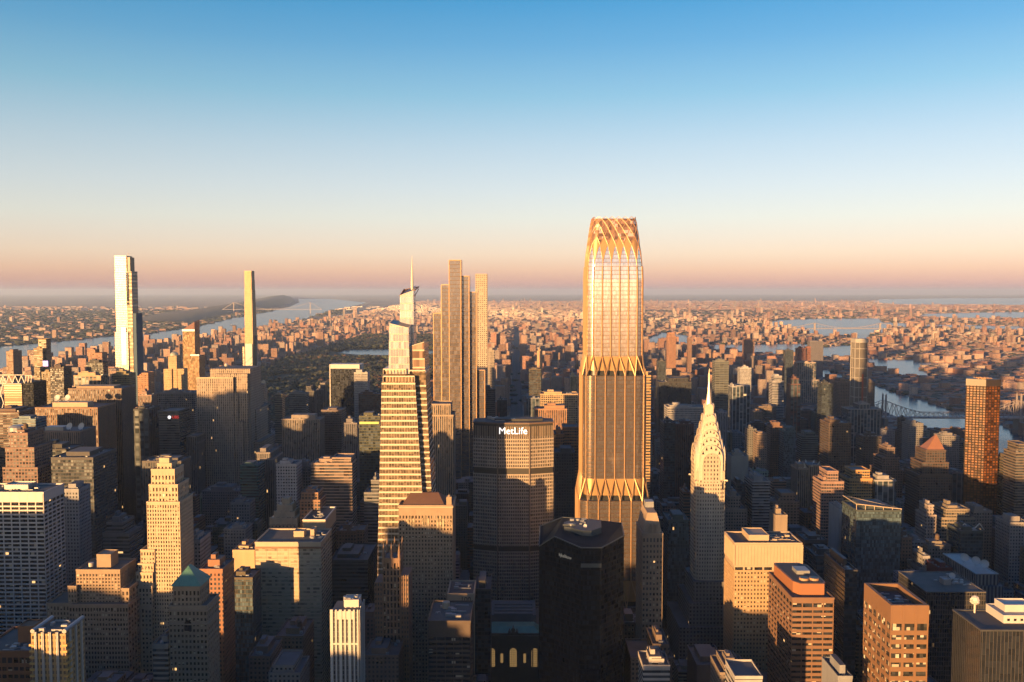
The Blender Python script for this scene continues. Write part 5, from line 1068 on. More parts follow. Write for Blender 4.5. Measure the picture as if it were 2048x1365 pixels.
# ------------------------------------------------------------------ the other towers one can tell apart
# (label, [(uL,uR,vtop,front offset)..], distance, depth, colour, pattern, lowest visible row, roof)
G1, G2, G3 = (.2, .2, .21), (.3, .3, .31), (.13, .135, .145); BK = (.03, .034, .04); BR = (.2, .12, .085); RD = (.24, .1, .07); TN = (.34, .26, .18); CR = (.5, .42, .32); WH = (.55, .54, .52); BLG = (.1, .13, .15); TEAL = (.05, .11, .12); OR = (.5, .24, .1); PK = (.33, .22, .18)
MID = [
('slender grey white tower with small punched windows beside the white gridded slab', [(124, 157, 978)], 930, 26, (.36, .38, .42), 'pn', 1150, 'n'),
('wide brown slab catching gold light, topped by two white dishes', [(70, 195, 815)], 1320, 60, (.3, .17, .1), 'rb', 1000, 'x'),
('tall brown ribbed slab with a low roof ledge behind the dish topped slab', [(136, 243, 777)], 1400, 50, (.24, .16, .12), 'rb', 1050, 'x'),
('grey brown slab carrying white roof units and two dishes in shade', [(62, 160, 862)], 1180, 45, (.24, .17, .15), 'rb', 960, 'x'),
('black banded block with a glassy roof box catching one patch of light', [(102, 186, 915)], 1010, 60, (.06, .06, .07), 'dk', 1150, 'n'),
('black tower with white corner lines in front of the grey brown slab', [(72, 140, 898)], 1100, 35, BK, 'vs', 1000, 'n'),
('brown stepped tower with a domed silver cap at the left', [(17, 55, 866), (10, 68, 895), (5, 75, 935)], 1020, 36, (.25, .15, .12), 'gr', 1000, 't'),
('pale blue grey box tower peeking behind the domed brown tower', [(25, 71, 838)], 1250, 30, (.2, .3, .35), 'bd', 880, 'n'),
('low dark brown block at the far left behind the truss topped tower', [(-20, 38, 824)], 1350, 60, (.14, .08, .06), 'bd', 960, 'n'),
('brown boxy tower by the wide river, leftmost on the skyline', [(12, 26, 703)], 2250, 40, (.34, .2, .12), 'pn', 750, 'n'),
('olive gold slim tower with a bright cap and a blue lit patch', [(67, 85, 697, 0), (76, 92, 678, 10)], 2100, 30, (.36, .26, .13), 'bd', 760, 'n'),
('olive tower paired with a cream block below the blue lit tower', [(81, 100, 744), (68, 80, 736)], 1900, 32, (.32, .24, .13), 'gr', 830, 'n'),
('dark chocolate tower left of the wide cream cube', [(100, 127, 735)], 1850, 34, (.06, .035, .03), 'dk', 830, 'n'),
('orange brick tower pair on the river edge left of the tallest slim tower', [(176, 190, 700), (186, 204, 706)], 2400, 26, (.42, .2, .12), 'pn', 740, 'n'),
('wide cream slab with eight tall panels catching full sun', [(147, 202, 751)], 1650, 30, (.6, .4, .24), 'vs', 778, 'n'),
('black low tower between the river and the cream panelled slab', [(172, 206, 725)], 1900, 24, BK, 'dk', 752, 'n'),
('olive banded block at the foot of the tallest slim tower', [(224, 258, 748)], 1700, 30, (.3, .25, .12), 'bw', 780, 'n'),
('brick tower pair with a square notch, right of the tallest slim tower', [(275, 284, 752), (283, 296, 746)], 1800, 26, (.5, .25, .13), 'pn', 800, 'n'),
('pinkish setback tower below the notched brick pair', [(277, 303, 790), (268, 312, 815)], 1600, 30, PK, 'rb', 850, 'n'),
('black glass slab with thin white mullions left of the signed banded tower', [(267, 298, 818)], 1340, 40, (.035, .045, .05), 'vs', 990, 'n'),
('dark banded tower bearing a small white emblem and red letters', [(317, 358, 822)], 1330, 44, (.07, .085, .095), 'bd', 950, 'x'),
('grey gridded tower with tall top storey windows, left of the ribbed slab', [(315, 389, 785)], 1560, 36, (.3, .26, .24), 'gr', 880, 'n'),
('grey narrow slab at the left foot of the ribbed slab', [(366, 396, 885), (372, 394, 872)], 1350, 30, (.19, .18, .18), 'rb', 990, 'n'),
('dark slab hidden behind the tall stepped golden tower', [(284, 362, 922)], 990, 30, (.1, .09, .09), 'rb', 1100, 'n'),
('low grey ribbed block spreading below the ribbed slab', [(404, 482, 982)], 1250, 40, (.22, .21, .22), 'pn', 1040, 'n'),
('teal banded glass block at the foot of the ribbed slab', [(480, 516, 930)], 1130, 30, (.06, .17, .16), 'bd', 1020, 'n'),
('grey tapering ribbed wing right of the teal banded block', [(512, 540, 905), (517, 546, 917)], 1180, 46, (.24, .22, .22), 'rb', 1040, 'n'),
('grey ribbed slab with fluted top band right of the ribbed giant', [(563, 640, 838)], 1420, 34, (.3, .26, .23), 'rb', 930, 'n'),
('white brick tower with crenellated top and square windows', [(552, 593, 928)], 1090, 28, (.55, .55, .57), 'pn', 1020, 'n'),
('small grey block between the white brick tower and the long banded block', [(594, 622, 932)], 1130, 26, (.22, .21, .22), 'pn', 1010, 'n'),
('long pinkish block with dark strip windows and raised right end', [(622, 704, 926, 0), (664, 702, 915, 4)], 1100, 30, (.38, .28, .23), 'bd', 1000, 'n'),
('dark brown slab with wine side behind the long banded block', [(642, 683, 820)], 1480, 40, (.16, .12, .12), 'bw', 925, 'n'),
('mauve grey slab at right of the dark wine slab', [(688, 714, 846)], 1360, 30, (.2, .19, .21), 'rb', 940, 'n'),
('white gridded tower with punched windows right of the black framed slab', [(708, 735, 745)], 1950, 30, (.5, .49, .48), 'fg', 840, 'n'),
('dark maroon block behind the banded tapering tower', [(717, 760, 788)], 1650, 30, (.1, .045, .03), 'dk', 830, 'n'),
('green black slab with a yellow lit top floor left of the banded tapering tower', [(718, 760, 832)], 1200, 30, (.08, .09, .05), 'dk', 1000, 'n'),
('grey and black striped tower beside the park edge with pale crown', [(578, 611, 787)], 1800, 30, (.17, .19, .2), 'bd', 830, 'n'),
('small tower with one gold lit cap beside the park', [(549, 564, 788)], 1850, 22, (.3, .27, .2), 'bd', 830, 'n'),
('dark grey tower topped by a golden block by the park', [(611, 628, 782), (612, 622, 773, 3)], 1900, 24, (.12, .12, .13), 'rb', 830, 'n'),
('slim grey slab with slanted top left of the black framed slab', [(633, 647, 778), (640, 650, 766, 5)], 1950, 24, (.22, .21, .22), 'rb', 830, 'n'),
('ornate pale tower with twin domed cap at the park corner', [(518, 530, 778), (520, 528, 768, 3)], 1980, 20, (.5, .38, .28), 'pn', 800, 'x'),
('dark glass box with a pale rim below the twin domed tower', [(517, 530, 812)], 1650, 36, (.07, .09, .1), 'dk', 850, 'n'),
('brown terraced art deco block lit faintly orange in mid picture', [(602, 636, 985), (599, 640, 1000)], 960, 26, (.36, .2, .12), 'gr', 1030, 'n'),
('small grey ribbed tower right of the brown terraced block', [(742, 758, 960), (728, 760, 985)], 1010, 28, (.22, .23, .25), 'bd', 1050, 'n'),
('rounded stone tower with a white crown right of the banded tapering tower', [(862, 901, 808), (858, 907, 830)], 1180, 34, (.42, .32, .24), 'rb', 990, 'x'),
('pale stone tower standing directly behind the white pencil tower', [(972, 989, 700)], 2100, 26, (.42, .38, .34), 'pn', 780, 'n'),
('dark low block right of the stepped glass tower', [(968, 990, 778)], 1700, 26, (.09, .09, .11), 'bd', 840, 'n'),
('black flat tower under the long straight avenue on its left', [(994, 1014, 800)], 1750, 24, (.05, .06, .08), 'rb', 830, 'n'),
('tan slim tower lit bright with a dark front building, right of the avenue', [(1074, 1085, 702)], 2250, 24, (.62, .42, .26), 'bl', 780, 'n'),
('dark tower with green and red edge, right of the avenue', [(1058, 1082, 738)], 2000, 24, (.12, .09, .06), 'dk', 800, 'n'),
('blue grey striped block at right of the avenue above the broad sign tower', [(1053, 1082, 796)], 1700, 26, (.24, .26, .3), 'vs', 830, 'n'),
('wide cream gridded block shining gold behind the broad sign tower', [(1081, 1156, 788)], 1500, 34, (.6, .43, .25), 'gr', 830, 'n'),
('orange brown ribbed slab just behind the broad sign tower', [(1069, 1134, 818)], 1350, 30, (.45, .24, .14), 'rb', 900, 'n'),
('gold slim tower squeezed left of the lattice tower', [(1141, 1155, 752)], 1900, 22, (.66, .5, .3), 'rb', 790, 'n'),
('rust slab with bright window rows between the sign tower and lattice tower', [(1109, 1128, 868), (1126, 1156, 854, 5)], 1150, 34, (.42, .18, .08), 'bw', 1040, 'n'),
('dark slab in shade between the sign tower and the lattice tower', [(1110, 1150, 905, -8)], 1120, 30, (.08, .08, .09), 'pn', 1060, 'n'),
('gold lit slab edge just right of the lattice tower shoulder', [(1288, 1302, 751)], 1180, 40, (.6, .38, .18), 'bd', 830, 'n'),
('black rounded slender tower above the wide black block', [(1316, 1332, 722)], 2150, 24, (.05, .055, .07), 'dk', 765, 'n'),
('wide black block with a pale band at mid height, right of the lattice tower', [(1318, 1383, 764), (1338, 1377, 756, 4)], 1900, 44, (.035, .035, .04), 'rb', 835, 'n'),
('white gridded block with a round brown drum in front', [(1335, 1412, 814)], 1520, 36, (.42, .42, .43), 'fg', 860, 'n'),
('wine red slab with a pale top rim left of the needle spire', [(1351, 1388, 848)], 1330, 34, (.15, .07, .06), 'rb', 960, 'n'),
('very dark slab at the left of the wine red slab', [(1328, 1351, 846)], 1300, 36, (.05, .045, .045), 'dk', 1000, 'n'),
('teal curved roof glass block at the foot of the needle spire', [(1336, 1378, 1040)], 950, 34, (.08, .14, .15), 'gl', 1190, 'n'),
('small brown slab with a lit orange top edge beside the needle spire', [(1367, 1380, 984)], 1060, 26, (.28, .12, .07), 'bd', 1040, 'n'),
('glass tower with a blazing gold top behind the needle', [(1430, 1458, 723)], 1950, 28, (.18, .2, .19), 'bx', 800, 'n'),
('slender pale tower in front of the gold topped glass tower', [(1438, 1455, 824)], 1500, 22, (.3, .34, .4), 'rb', 880, 'n'),
('twin striped white tower with dark flank right of the needle', [(1464, 1474, 773, -1), (1474, 1501, 771)], 1800, 30, (.45, .47, .5), 'vs', 860, 'n'),
('bright white gridded tower farther back above the twin striped tower', [(1480, 1503, 736)], 2500, 28, (.55, .56, .58), 'fg', 770, 'n'),
('white stepped tower in the middle distance right of the striped ones', [(1549, 1564, 752), (1545, 1568, 762)], 2100, 26, (.48, .49, .52), 'bd', 800, 'n'),
('dark red ribbed tower with dark crown in mid distance', [(1584, 1598, 757), (1582, 1601, 768)], 1850, 26, (.17, .08, .07), 'vs', 840, 'n'),
('black thin slab left of the round brown tower', [(1644, 1667, 767)], 1800, 26, (.03, .04, .05), 'dk', 840, 'n'),
('brown gridded cylinder like tower behind the concrete frame tower', [(1676, 1711, 764), (1680, 1706, 758, 4)], 2300, 40, (.24, .16, .12), 'pw', 830, 'n'),
('brown tower flanking the concrete frame tower on its right', [(1737, 1750, 764)], 2350, 30, (.18, .15, .13), 'pw', 810, 'n'),
('cream hospital like block lit at its brow by the river', [(1595, 1632, 725), (1590, 1640, 760)], 3000, 40, (.5, .42, .36), 'vs', 790, 'n'),
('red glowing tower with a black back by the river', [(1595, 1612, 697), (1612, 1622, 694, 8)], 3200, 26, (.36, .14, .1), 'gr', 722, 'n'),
('thin black tower left of the red glowing tower', [(1571, 1587, 701)], 2900, 26, (.04, .05, .07), 'dk', 740, 'n'),
('orange topped brick tower standing against the river', [(1488, 1509, 680)], 4000, 30, (.34, .18, .13), 'pn', 705, 'n'),
('grey slab silhouetted on the river right of centre', [(1620, 1647, 683)], 4000, 40, (.2, .19, .22), 'pn', 705, 'n'),
('orange lit stepped tower left of the water, far right of the lattice tower', [(1335, 1352, 672), (1336, 1350, 666, 4)], 3300, 26, (.42, .22, .14), 'pn', 710, 'n'),
('slim red lit tower just right of the orange stepped one', [(1376, 1384, 676)], 3300, 20, (.3, .18, .14), 'pn', 710, 'n'),
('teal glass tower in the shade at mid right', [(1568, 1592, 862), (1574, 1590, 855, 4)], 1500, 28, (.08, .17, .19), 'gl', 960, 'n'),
('brown brick tower with reddish cap left of the teal glass tower', [(1541, 1568, 853), (1547, 1560, 845, 5)], 1550, 26, (.24, .14, .1), 'pn', 930, 'n'),
('tan slender tower with a darker twin at its left', [(1514, 1534, 867)], 1450, 24, (.3, .23, .18), 'pn', 930, 'n'),
('grey twin at the left of the tan slender tower', [(1497, 1513, 858)], 1480, 24, (.17, .18, .19), 'pn', 930, 'n'),
('sea green grey tower with sloped roof box left of the brown slab', [(1604, 1636, 872), (1612, 1630, 864, 4)], 1550, 28, (.17, .2, .18), 'bd', 930, 'n'),
('broad dark brown slab with a copper brown flank', [(1658, 1703, 846)], 1350, 40, (.12, .08, .06), 'gr', 950, 'n'),
('white crowned tower with jagged roof petals, dark glass left and tan right', [(1595, 1617, 937), (1617, 1642, 930, 3)], 1200, 30, (.3, .24, .19), 'rb', 1010, 'n'),
('blank grey slab with a white rim right of the needle tower', [(1463, 1497, 912)], 1250, 28, (.36, .37, .34), 'bl', 985, 'n'),
('small black glass block in front of the blank grey slab', [(1472, 1491, 968)], 1120, 26, BK, 'dk', 1020, 'n'),
('pale banded office block with stacked white roof boxes', [(1505, 1541, 962)], 1110, 40, (.34, .36, .38), 'bd', 1055, 'n'),
('grey brick block with ledges right of the pale banded office', [(1542, 1599, 1003), (1562, 1590, 986, 3)], 1130, 30, (.24, .21, .18), 'pw', 1060, 'n'),
('tan terraced block rising just above the golden ribbed top', [(1457, 1481, 992), (1450, 1495, 1018)], 1080, 30, (.3, .25, .21), 'pn', 1065, 'n'),
('small tan block with one dark window near the golden ribbed top', [(1551, 1575, 1030)], 1000, 24, (.36, .29, .23), 'bl', 1070, 'n'),
('pink brick tower with a red cap and many balconies', [(1643, 1688, 963), (1655, 1677, 942, 4)], 1080, 32, (.36, .23, .19), 'bw', 1060, 'n'),
('yellow glowing tower with a rusty raised roof', [(1697, 1745, 957), (1705, 1740, 940, 6)], 1150, 32, (.62, .36, .14), 'bw', 1020, 'n'),
('blank pale blue slab with one warm edge', [(1679, 1694, 1018)], 1000, 34, (.42, .46, .5), 'bl', 1100, 'n'),
('small cream gridded tower joined to the blank pale blue slab', [(1695, 1711, 1036)], 990, 24, (.45, .34, .25), 'gr', 1110, 'n'),
('white framed tower with black glass centre', [(1750, 1793, 960)], 1150, 30, (.38, .38, .39), 'vs', 1020, 'n'),
('dark brown tower with spiky roofline left of the pyramid tower', [(1727, 1763, 873)], 1450, 32, (.08, .065, .065), 'pw', 940, 'n'),
('brown ziggurat with a small turret left of the pyramid tower', [(1774, 1790, 895), (1765, 1799, 915), (1760, 1806, 940)], 1350, 30, (.24, .17, .15), 'gr', 1000, 'n'),
('grey rounded tower standing before the river', [(1818, 1847, 847)], 1700, 30, (.27, .27, .28), 'pn', 920, 'n'),
('black narrow tower left of the grey rounded tower', [(1806, 1817, 838)], 1750, 26, (.04, .04, .05), 'dk', 900, 'n'),
('grey gridded block between pyramid tower and bronze tower', [(1883, 1920, 872)], 1600, 30, (.27, .26, .27), 'pn', 940, 'n'),
('dark block with pale vertical stripes below the gridded block', [(1905, 1933, 945)], 1350, 30, (.2, .19, .2), 'vs', 1020, 'n'),
('curved black glass block with bright rim on its roof', [(1713, 1803, 1020)], 900, 40, (.045, .07, .08), 'gl', 1150, 'n'),
('small white tower with narrow top in the lower right', [(1856, 1868, 1010), (1852, 1873, 1030)], 1000, 22, (.42, .36, .34), 'pn', 1050, 'n'),
('tan balconied complex with one orange lit roof house', [(1892, 1940, 1018), (1880, 1950, 1035)], 1030, 34, (.3, .25, .19), 'bw', 1090, 'n'),
('grey tan tower at right of the balconied complex', [(1948, 1985, 1022)], 1060, 32, (.28, .24, .21), 'pn', 1090, 'n'),
('dark block topped by a white zigzag canopy', [(1922, 1966, 1062)], 940, 30, (.06, .08, .08), 'dk', 1100, 'n'),
('dark glass tower with amber top floors at the right edge', [(2010, 2036, 917)], 1250, 30, (.16, .13, .1), 'bx', 1030, 'n'),
('banded dark tower with rust cap cut by the right edge', [(2032, 2070, 905), (2038, 2060, 888, 4)], 1200, 30, (.2, .16, .13), 'bd', 1040, 'n'),
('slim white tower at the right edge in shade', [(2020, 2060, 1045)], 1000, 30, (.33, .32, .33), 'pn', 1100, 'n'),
('small dark red block in front of the dish topped tower', [(1876, 1905, 1135)], 870, 24, (.22, .05, .04), 'bl', 1155, 'n'),
('white terraced apartment block left of the dark red block', [(1846, 1860, 1112), (1838, 1872, 1135)], 900, 24, (.38, .38, .4), 'pn', 1150, 'n'),
('grey balconied block behind the white terraced one', [(1826, 1850, 1082)], 960, 24, (.33, .34, .37), 'bw', 1130, 'n'),
('brown slim tower right of the curved black glass block', [(1803, 1825, 1075)], 930, 22, (.2, .14, .11), 'pn', 1140, 'n'),
('grey tan block with a tank in the lower right cluster', [(1856, 1902, 1090)], 950, 26, (.26, .23, .2), 'pn', 1130, 't'),
('very dark tower with faint lit floors between brown and orange towers', [(1690, 1715, 1140)], 720, 50, (.035, .035, .04), 'dk', 1300, 'n'),
('dark rounded block with glass roof behind the brown octagonal topped tower', [(1632, 1680, 1112)], 850, 30, (.05, .06, .07), 'dk', 1150, 'n'),
('black low block with a white railing behind the cream golden tower', [(1610, 1655, 1080)], 930, 30, (.08, .08, .09), 'bd', 1110, 't'),
('concave fronted dark block with curved balconies left of the golden stepped tower', [(213, 245, 1045), (205, 258, 1066)], 900, 28, (.14, .15, .17), 'bd', 1120, 'n'),
('small pale block above the concave fronted block', [(370, 400, 1080)], 860, 30, (.32, .32, .34), 'pn', 1130, 'n'),
('brown brick tower with framed roof right of the green pyramid roof', [(399, 445, 1138)], 720, 30, (.38, .17, .09), 'pn', 1270, 'n'),
('gold sided low block left of the banded golden slab', [(465, 509, 1100)], 850, 34, (.6, .44, .26), 'bl', 1150, 'n'),
('dark glass block under the gold sided block', [(458, 505, 1155)], 790, 26, (.1, .08, .05), 'gl', 1280, 'n'),
('cream block with square windows left of the banded golden slab', [(447, 491, 1058)], 980, 26, (.36, .34, .32), 'pn', 1105, 'n'),
('pale neo gothic block with small windows above the banded slab', [(461, 499, 1005)], 1080, 24, (.3, .3, .31), 'pn', 1045, 'n'),
('white blank faced block at left of the brown framed roof tower', [(372, 408, 1082, 12)], 900, 26, (.4, .39, .39), 'bl', 1130, 'n'),
('dark terraced glass block right of the banded golden slab', [(662, 735, 1120)], 880, 60, (.06, .08, .09), 'bd', 1200, 'n'),
('brown block with a pale stepped wing above the terraced glass block', [(673, 711, 1062), (710, 728, 1060, 3)], 960, 26, (.2, .14, .11), 'pn', 1120, 'n'),
('tan low tower with tiny windows in front of the banded golden slab', [(551, 606, 1272)], 740, 40, (.24, .17, .11), 'pn', 1365, 't'),
('pale roofed low block with round arches, bottom left of centre', [(537, 600, 1345), (545, 588, 1330, 4)], 640, 30, (.3, .28, .26), 'pn', 1365, 'x'),
('dark low block with parapet left of the tan low tower', [(497, 540, 1312)], 680, 36, (.2, .14, .11), 'pn', 1365, 'n'),
('wide brick block at the bottom with square windows left of the dark brown block', [(728, 797, 1310)], 700, 34, (.2, .14, .11), 'pn', 1365, 'n'),
('dark red brick block left of the gothic pinnacled tower', [(720, 752, 1235)], 760, 30, (.2, .12, .1), 'pn', 1300, 'n'),
('narrow pale block with grey windows at the left of the green roofed tower', [(305, 336, 1288)], 640, 26, (.5, .4, .32), 'bd', 1365, 'n'),
('white roofed apartment block glowing pink at bottom right of the black tower', [(1286, 1340, 1330), (1304, 1328, 1318, 4)], 640, 26, (.58, .55, .52), 'bd', 1365, 'n'),
('brown stepped block with metal roof box behind the white roofed block', [(1306, 1338, 1288), (1262, 1347, 1315)], 700, 34, (.22, .16, .12), 'pn', 1365, 'n'),
('low green roofed block beside the narrow tan tower', [(1246, 1285, 1245)], 800, 26, (.16, .14, .12), 'pn', 1290, 'n'),
('dark blank slab beneath the golden cream tower', [(1394, 1452, 1330)], 690, 40, (.12, .1, .1), 'bl', 1365, 'n'),
('tan stepped block with a small gold chimney box, bottom right of centre', [(1449, 1483, 1330), (1440, 1500, 1345)], 620, 26, (.3, .24, .19), 'pn', 1365, 'n'),
('small white walled block below the brown octagonal topped tower', [(1470, 1525, 1352)], 560, 26, (.5, .5, .5), 'bd', 1365, 'x'),
('small grey white roof box left of the orange brown tower', [(1676, 1705, 1352)], 560, 30, (.3, .32, .35), 'bl', 1365, 'n'),
]
MT = {}
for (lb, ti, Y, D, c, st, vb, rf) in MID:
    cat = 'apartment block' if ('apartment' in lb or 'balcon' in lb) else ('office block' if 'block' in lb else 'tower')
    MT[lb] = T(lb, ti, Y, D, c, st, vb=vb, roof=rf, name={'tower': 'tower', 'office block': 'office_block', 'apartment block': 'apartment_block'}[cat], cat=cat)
def mt(s): return next(v for k, v in MT.items() if k.startswith(s))
def loc(r, u, v, Y): p = W(u, v, Y); return p.x-r.location.x, Y-r.location.y, p.z
# special tops
r = mt('wide brown slab catching'); x, y, z = loc(r, 105, 812, 1330); a = loc(r, 175, 812, 1330)[0]
box_part(r, 'penthouse', CREAM, (x, a, y, y+20, z-2, z+5)); [dish(r, q, y+3, z+5, 5) for q in (x+7, x+22)]
r = mt('grey brown slab carrying'); x, y, z = loc(r, 90, 862, 1190); box_part(r, 'penthouse', METAL, (x, x+24, y, y+16, z-2, z+5)); [dish(r, x+q, y+4, z-1, 5) for q in (32, 48)]
r = mt('tall brown ribbed slab'); x, y, z = loc(r, 150, 777, 1405); box_part(r, 'penthouse', TAN, (x, x+60, y+4, y+30, z-2, z+3))
r = mt('dark banded tower bearing'); x, y, z = loc(r, 344, 831, 1329.2); text('sign', 'UBS', 6, (x+5, y, z-3), (R(90), 0, 0), plain('red_sign', (.5, .02, .02), .5, emit=(1, .05, .04), es=.12), r)
b = MB(); b.cyl(0, 0, 0, .3, 2.6, n=8); b.v = [(x-4+p, y-q_, z-3+q) for p, q, q_ in b.v]; b.build('emblem', SG, r)
r = mt('brown stepped tower with a domed'); x, y, z = loc(r, 36, 866, 1038); b = MB(); b.cyl(x, y, z-1, z+7, 10, 10, 16); b.cyl(x, y, z+7, z+9, 10, 6, 16); b.build('cap', METAL, r)
r = mt('olive gold slim'); x, y, z = loc(r, 86, 722, 2098); box_part(r, 'blue_panel', plain('blue_light', (.02, .05, .5), .4, emit=(.05, .1, 1), es=.2), (x, x+12, y-1, y, z-20, z))
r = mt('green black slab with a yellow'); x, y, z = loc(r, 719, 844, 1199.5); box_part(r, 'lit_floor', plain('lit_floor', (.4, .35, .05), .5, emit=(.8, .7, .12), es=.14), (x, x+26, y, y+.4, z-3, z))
r = mt('ornate pale tower'); x, y, z = loc(r, 524, 768, 1992); [blob(b_, x+q, y, z, 5, 9, random.Random(4), n=8) or b_.build('dome', LIME, r) for q, b_ in ((-4, MB()), (4, MB()))]
r = mt('rounded stone tower'); x, y, z = loc(r, 881, 808, 1197); b = MB(); b.cyl(x, y, z-14, z+1, 15, 15, 8); b.build('glass_crown', facade('crown_ribs', (.75, .6, .42), (.2, .16, .13), bay=2.5, floor=300, wx=.5, wz=1, lit=0), r)
r = mt('white crowned tower'); x, y, z = loc(r, 1618, 934, 1215)
for i in range(8):
    q = 6.2832*i/8; b = MB(); b.prism([(x+math.cos(q)*9-3, y+math.sin(q)*9-.4), (x+math.cos(q)*9+3, y+math.sin(q)*9-.4), (x+math.cos(q)*9+3, y+math.sin(q)*9+.4), (x+math.cos(q)*9-3, y+math.sin(q)*9+.4)], z-2, z+8, [(x+math.cos(q)*15, y+math.sin(q)*15-.2)]*2+[(x+math.cos(q)*15, y+math.sin(q)*15+.2)]*2); b.build('roof_petal', WHITE, r)
r = mt('dark block topped by'); x, y, z = loc(r, 1944, 1062, 950); b = MB(); pt = [(-13, 2), (-8, 8), (-3, 2), (3, 3), (8, 8), (13, 1)]; [b.bar((x+p[0], y, z+p[1]), (x+q[0], y, z+q[1]), .5) for p, q in zip(pt, pt[1:])]; b.build('canopy', WHITE, r)
r = mt('curved black glass'); x0_, y, z = loc(r, 1713, 1020, 900); x1_ = loc(r, 1803, 1020, 900)[0]; b = MB(); [b.bar((x0_, y+38, z+6), (x1_, y-.5, z+1), .5), b.bar((x0_, y+38, z+6), (x0_, y, z+6), .5), b.bar((x0_, y, z+6), (x1_, y-.5, z+1), .5)]; [b.bar((x0_+(x1_-x0_)*t, y, z), (x0_+(x1_-x0_)*t, y, z+6-5*t), .3) for t in (0, .2, .4, .6, .8, 1)]; b.build('roof_rim', CREAM, r)
# pyramid topped dark tower
r = T('dark stepped tower topped by an orange brown pyramid', [(1852, 1892, 900), (1845, 1898, 925), (1838, 1904, 950)], 1250, 34, (.11, .07, .055), 'gr', vb=1050, roof='x', name='pyramid_top_tower')
x0_, y, z = loc(r, 1854, 892, 1254); x1_ = loc(r, 1890, 892, 1254)[0]; ap = loc(r, 1872, 868, 1266); b = MB(); b.prism([(x0_, y), (x1_, y), (x1_, y+24), (x0_, y+24)], z-6, ap[2], [(ap[0], y+12)]*4); b.build('pyramid_roof', plain('orange_brown_roof', (.36, .16, .08), .6, var=.2), r)
# ------------------------------------------------------------------ streets of the near city
rm = plain('asphalt', (.045, .045, .05), .9, var=.3, scale=.05); pvm = plain('pavement', (.14, .135, .13), .9, var=.3, scale=.1)
AVE = [-3450, -3170, -2890, -2610, -2330, -2050, -1770, -1490, -1120, -840, -560, -280, -140, 0, 135, 270, 480, 690, 900, 1110]
b = MB(); b.box(-3600, 1180, -1200, 2186, -1, .15); b.v = [(x, y, z) for x, y, z in b.v]; b.f = [b.f[4]]; b.m = [0]; b.t = b.t[:1]; b.p = b.p[:1]; struct('pavement', b, pvm)
b = MB()
for x in AVE:
    w = 20 if x == 0 else 12; b.add([(x-w, -1200, .2), (x+w, -1200, .2), (x+w, 2186, .2), (x-w, 2186, .2)], [(0, 1, 2, 3)])
b.add([(-20, 2190, .2), (20, 2190, .2), (20, 9400, .2), (-20, 9400, .2)], [(0, 1, 2, 3)]); struct('avenue', b, rm)
b = MB(); y = -1200
while y < 2180: b.add([(-3600, y-6, .18), (1180, y-6, .18), (1180, y+6, .18), (-3600, y+6, .18)], [(0, 1, 2, 3)]); y += 80.5
struct('cross_streets', b, rm)
b = MB()
y = 1040
while y < 9000: b.box(-2.5, 2.5, y+9, y+72, .1, .6); y += 80.5
struct('median', b, plain('planted_median', (.05, .06, .025), .95, var=.5, scale=.1))
b = MB()
for x in (-11, 11):
    y = 1000
    while y < 5000: b.add([(x-.15, y, .26), (x+.15, y, .26), (x+.15, y+6, .26), (x-.15, y+6, .26)], [(0, 1, 2, 3)]); y += 18
struct('lane_markings', b, WHITE)
# ------------------------------------------------------------------ ordinary blocks filling the plots between the towers
TNA = math.tan(SUN_AZ)
CAPS = [(-1047, -993, 820, 172), (-933, -892, 800, 130), (-893, -860, 820, 105), (-805, -742, 830, 92), (-720, -615, 860, 150), (-555, -385, 900, 108), (-340, -80, 700, 85)]   # lines along the sun that stay open
def cap(x, w, y, h, lo=15):
    for s0, s1, yh, zc in CAPS:
        s_a, s_b = x-TNA*(y+45), x+w-TNA*y
        if s_a < s1 and s_b > s0 and y < yh-30: h = max(lo, min(h, zc+math.tan(SUN_EL)*(yh-y)/math.cos(SUN_AZ)))
    return h
FT = np.array([f[:4] for f in FOOT]); PROT = [f for f in FOOT if f[6]]
def blocked(x0, x1, y0, y1): return bool(np.any((FT[:, 0] < x1) & (FT[:, 1] > x0) & (FT[:, 2] < y1) & (FT[:, 3] > y0)))
rd = random.Random(21); LOTS = []
COLS = [((.24, .15, .11), 'brown brick'), ((.34, .26, .19), 'tan brick'), ((.19, .19, .2), 'grey concrete'), ((.3, .3, .31), 'pale grey'), ((.1, .1, .11), 'charcoal'), ((.42, .38, .32), 'cream stone'), ((.22, .09, .06), 'red brick'), ((.1, .13, .15), 'blue grey glass'), ((.14, .12, .11), 'dark umber'), ((.48, .47, .46), 'white brick')]
def envelope(u, Y):                                   # the roofs of plain buildings stay below the towers
    return 0
yb = 330
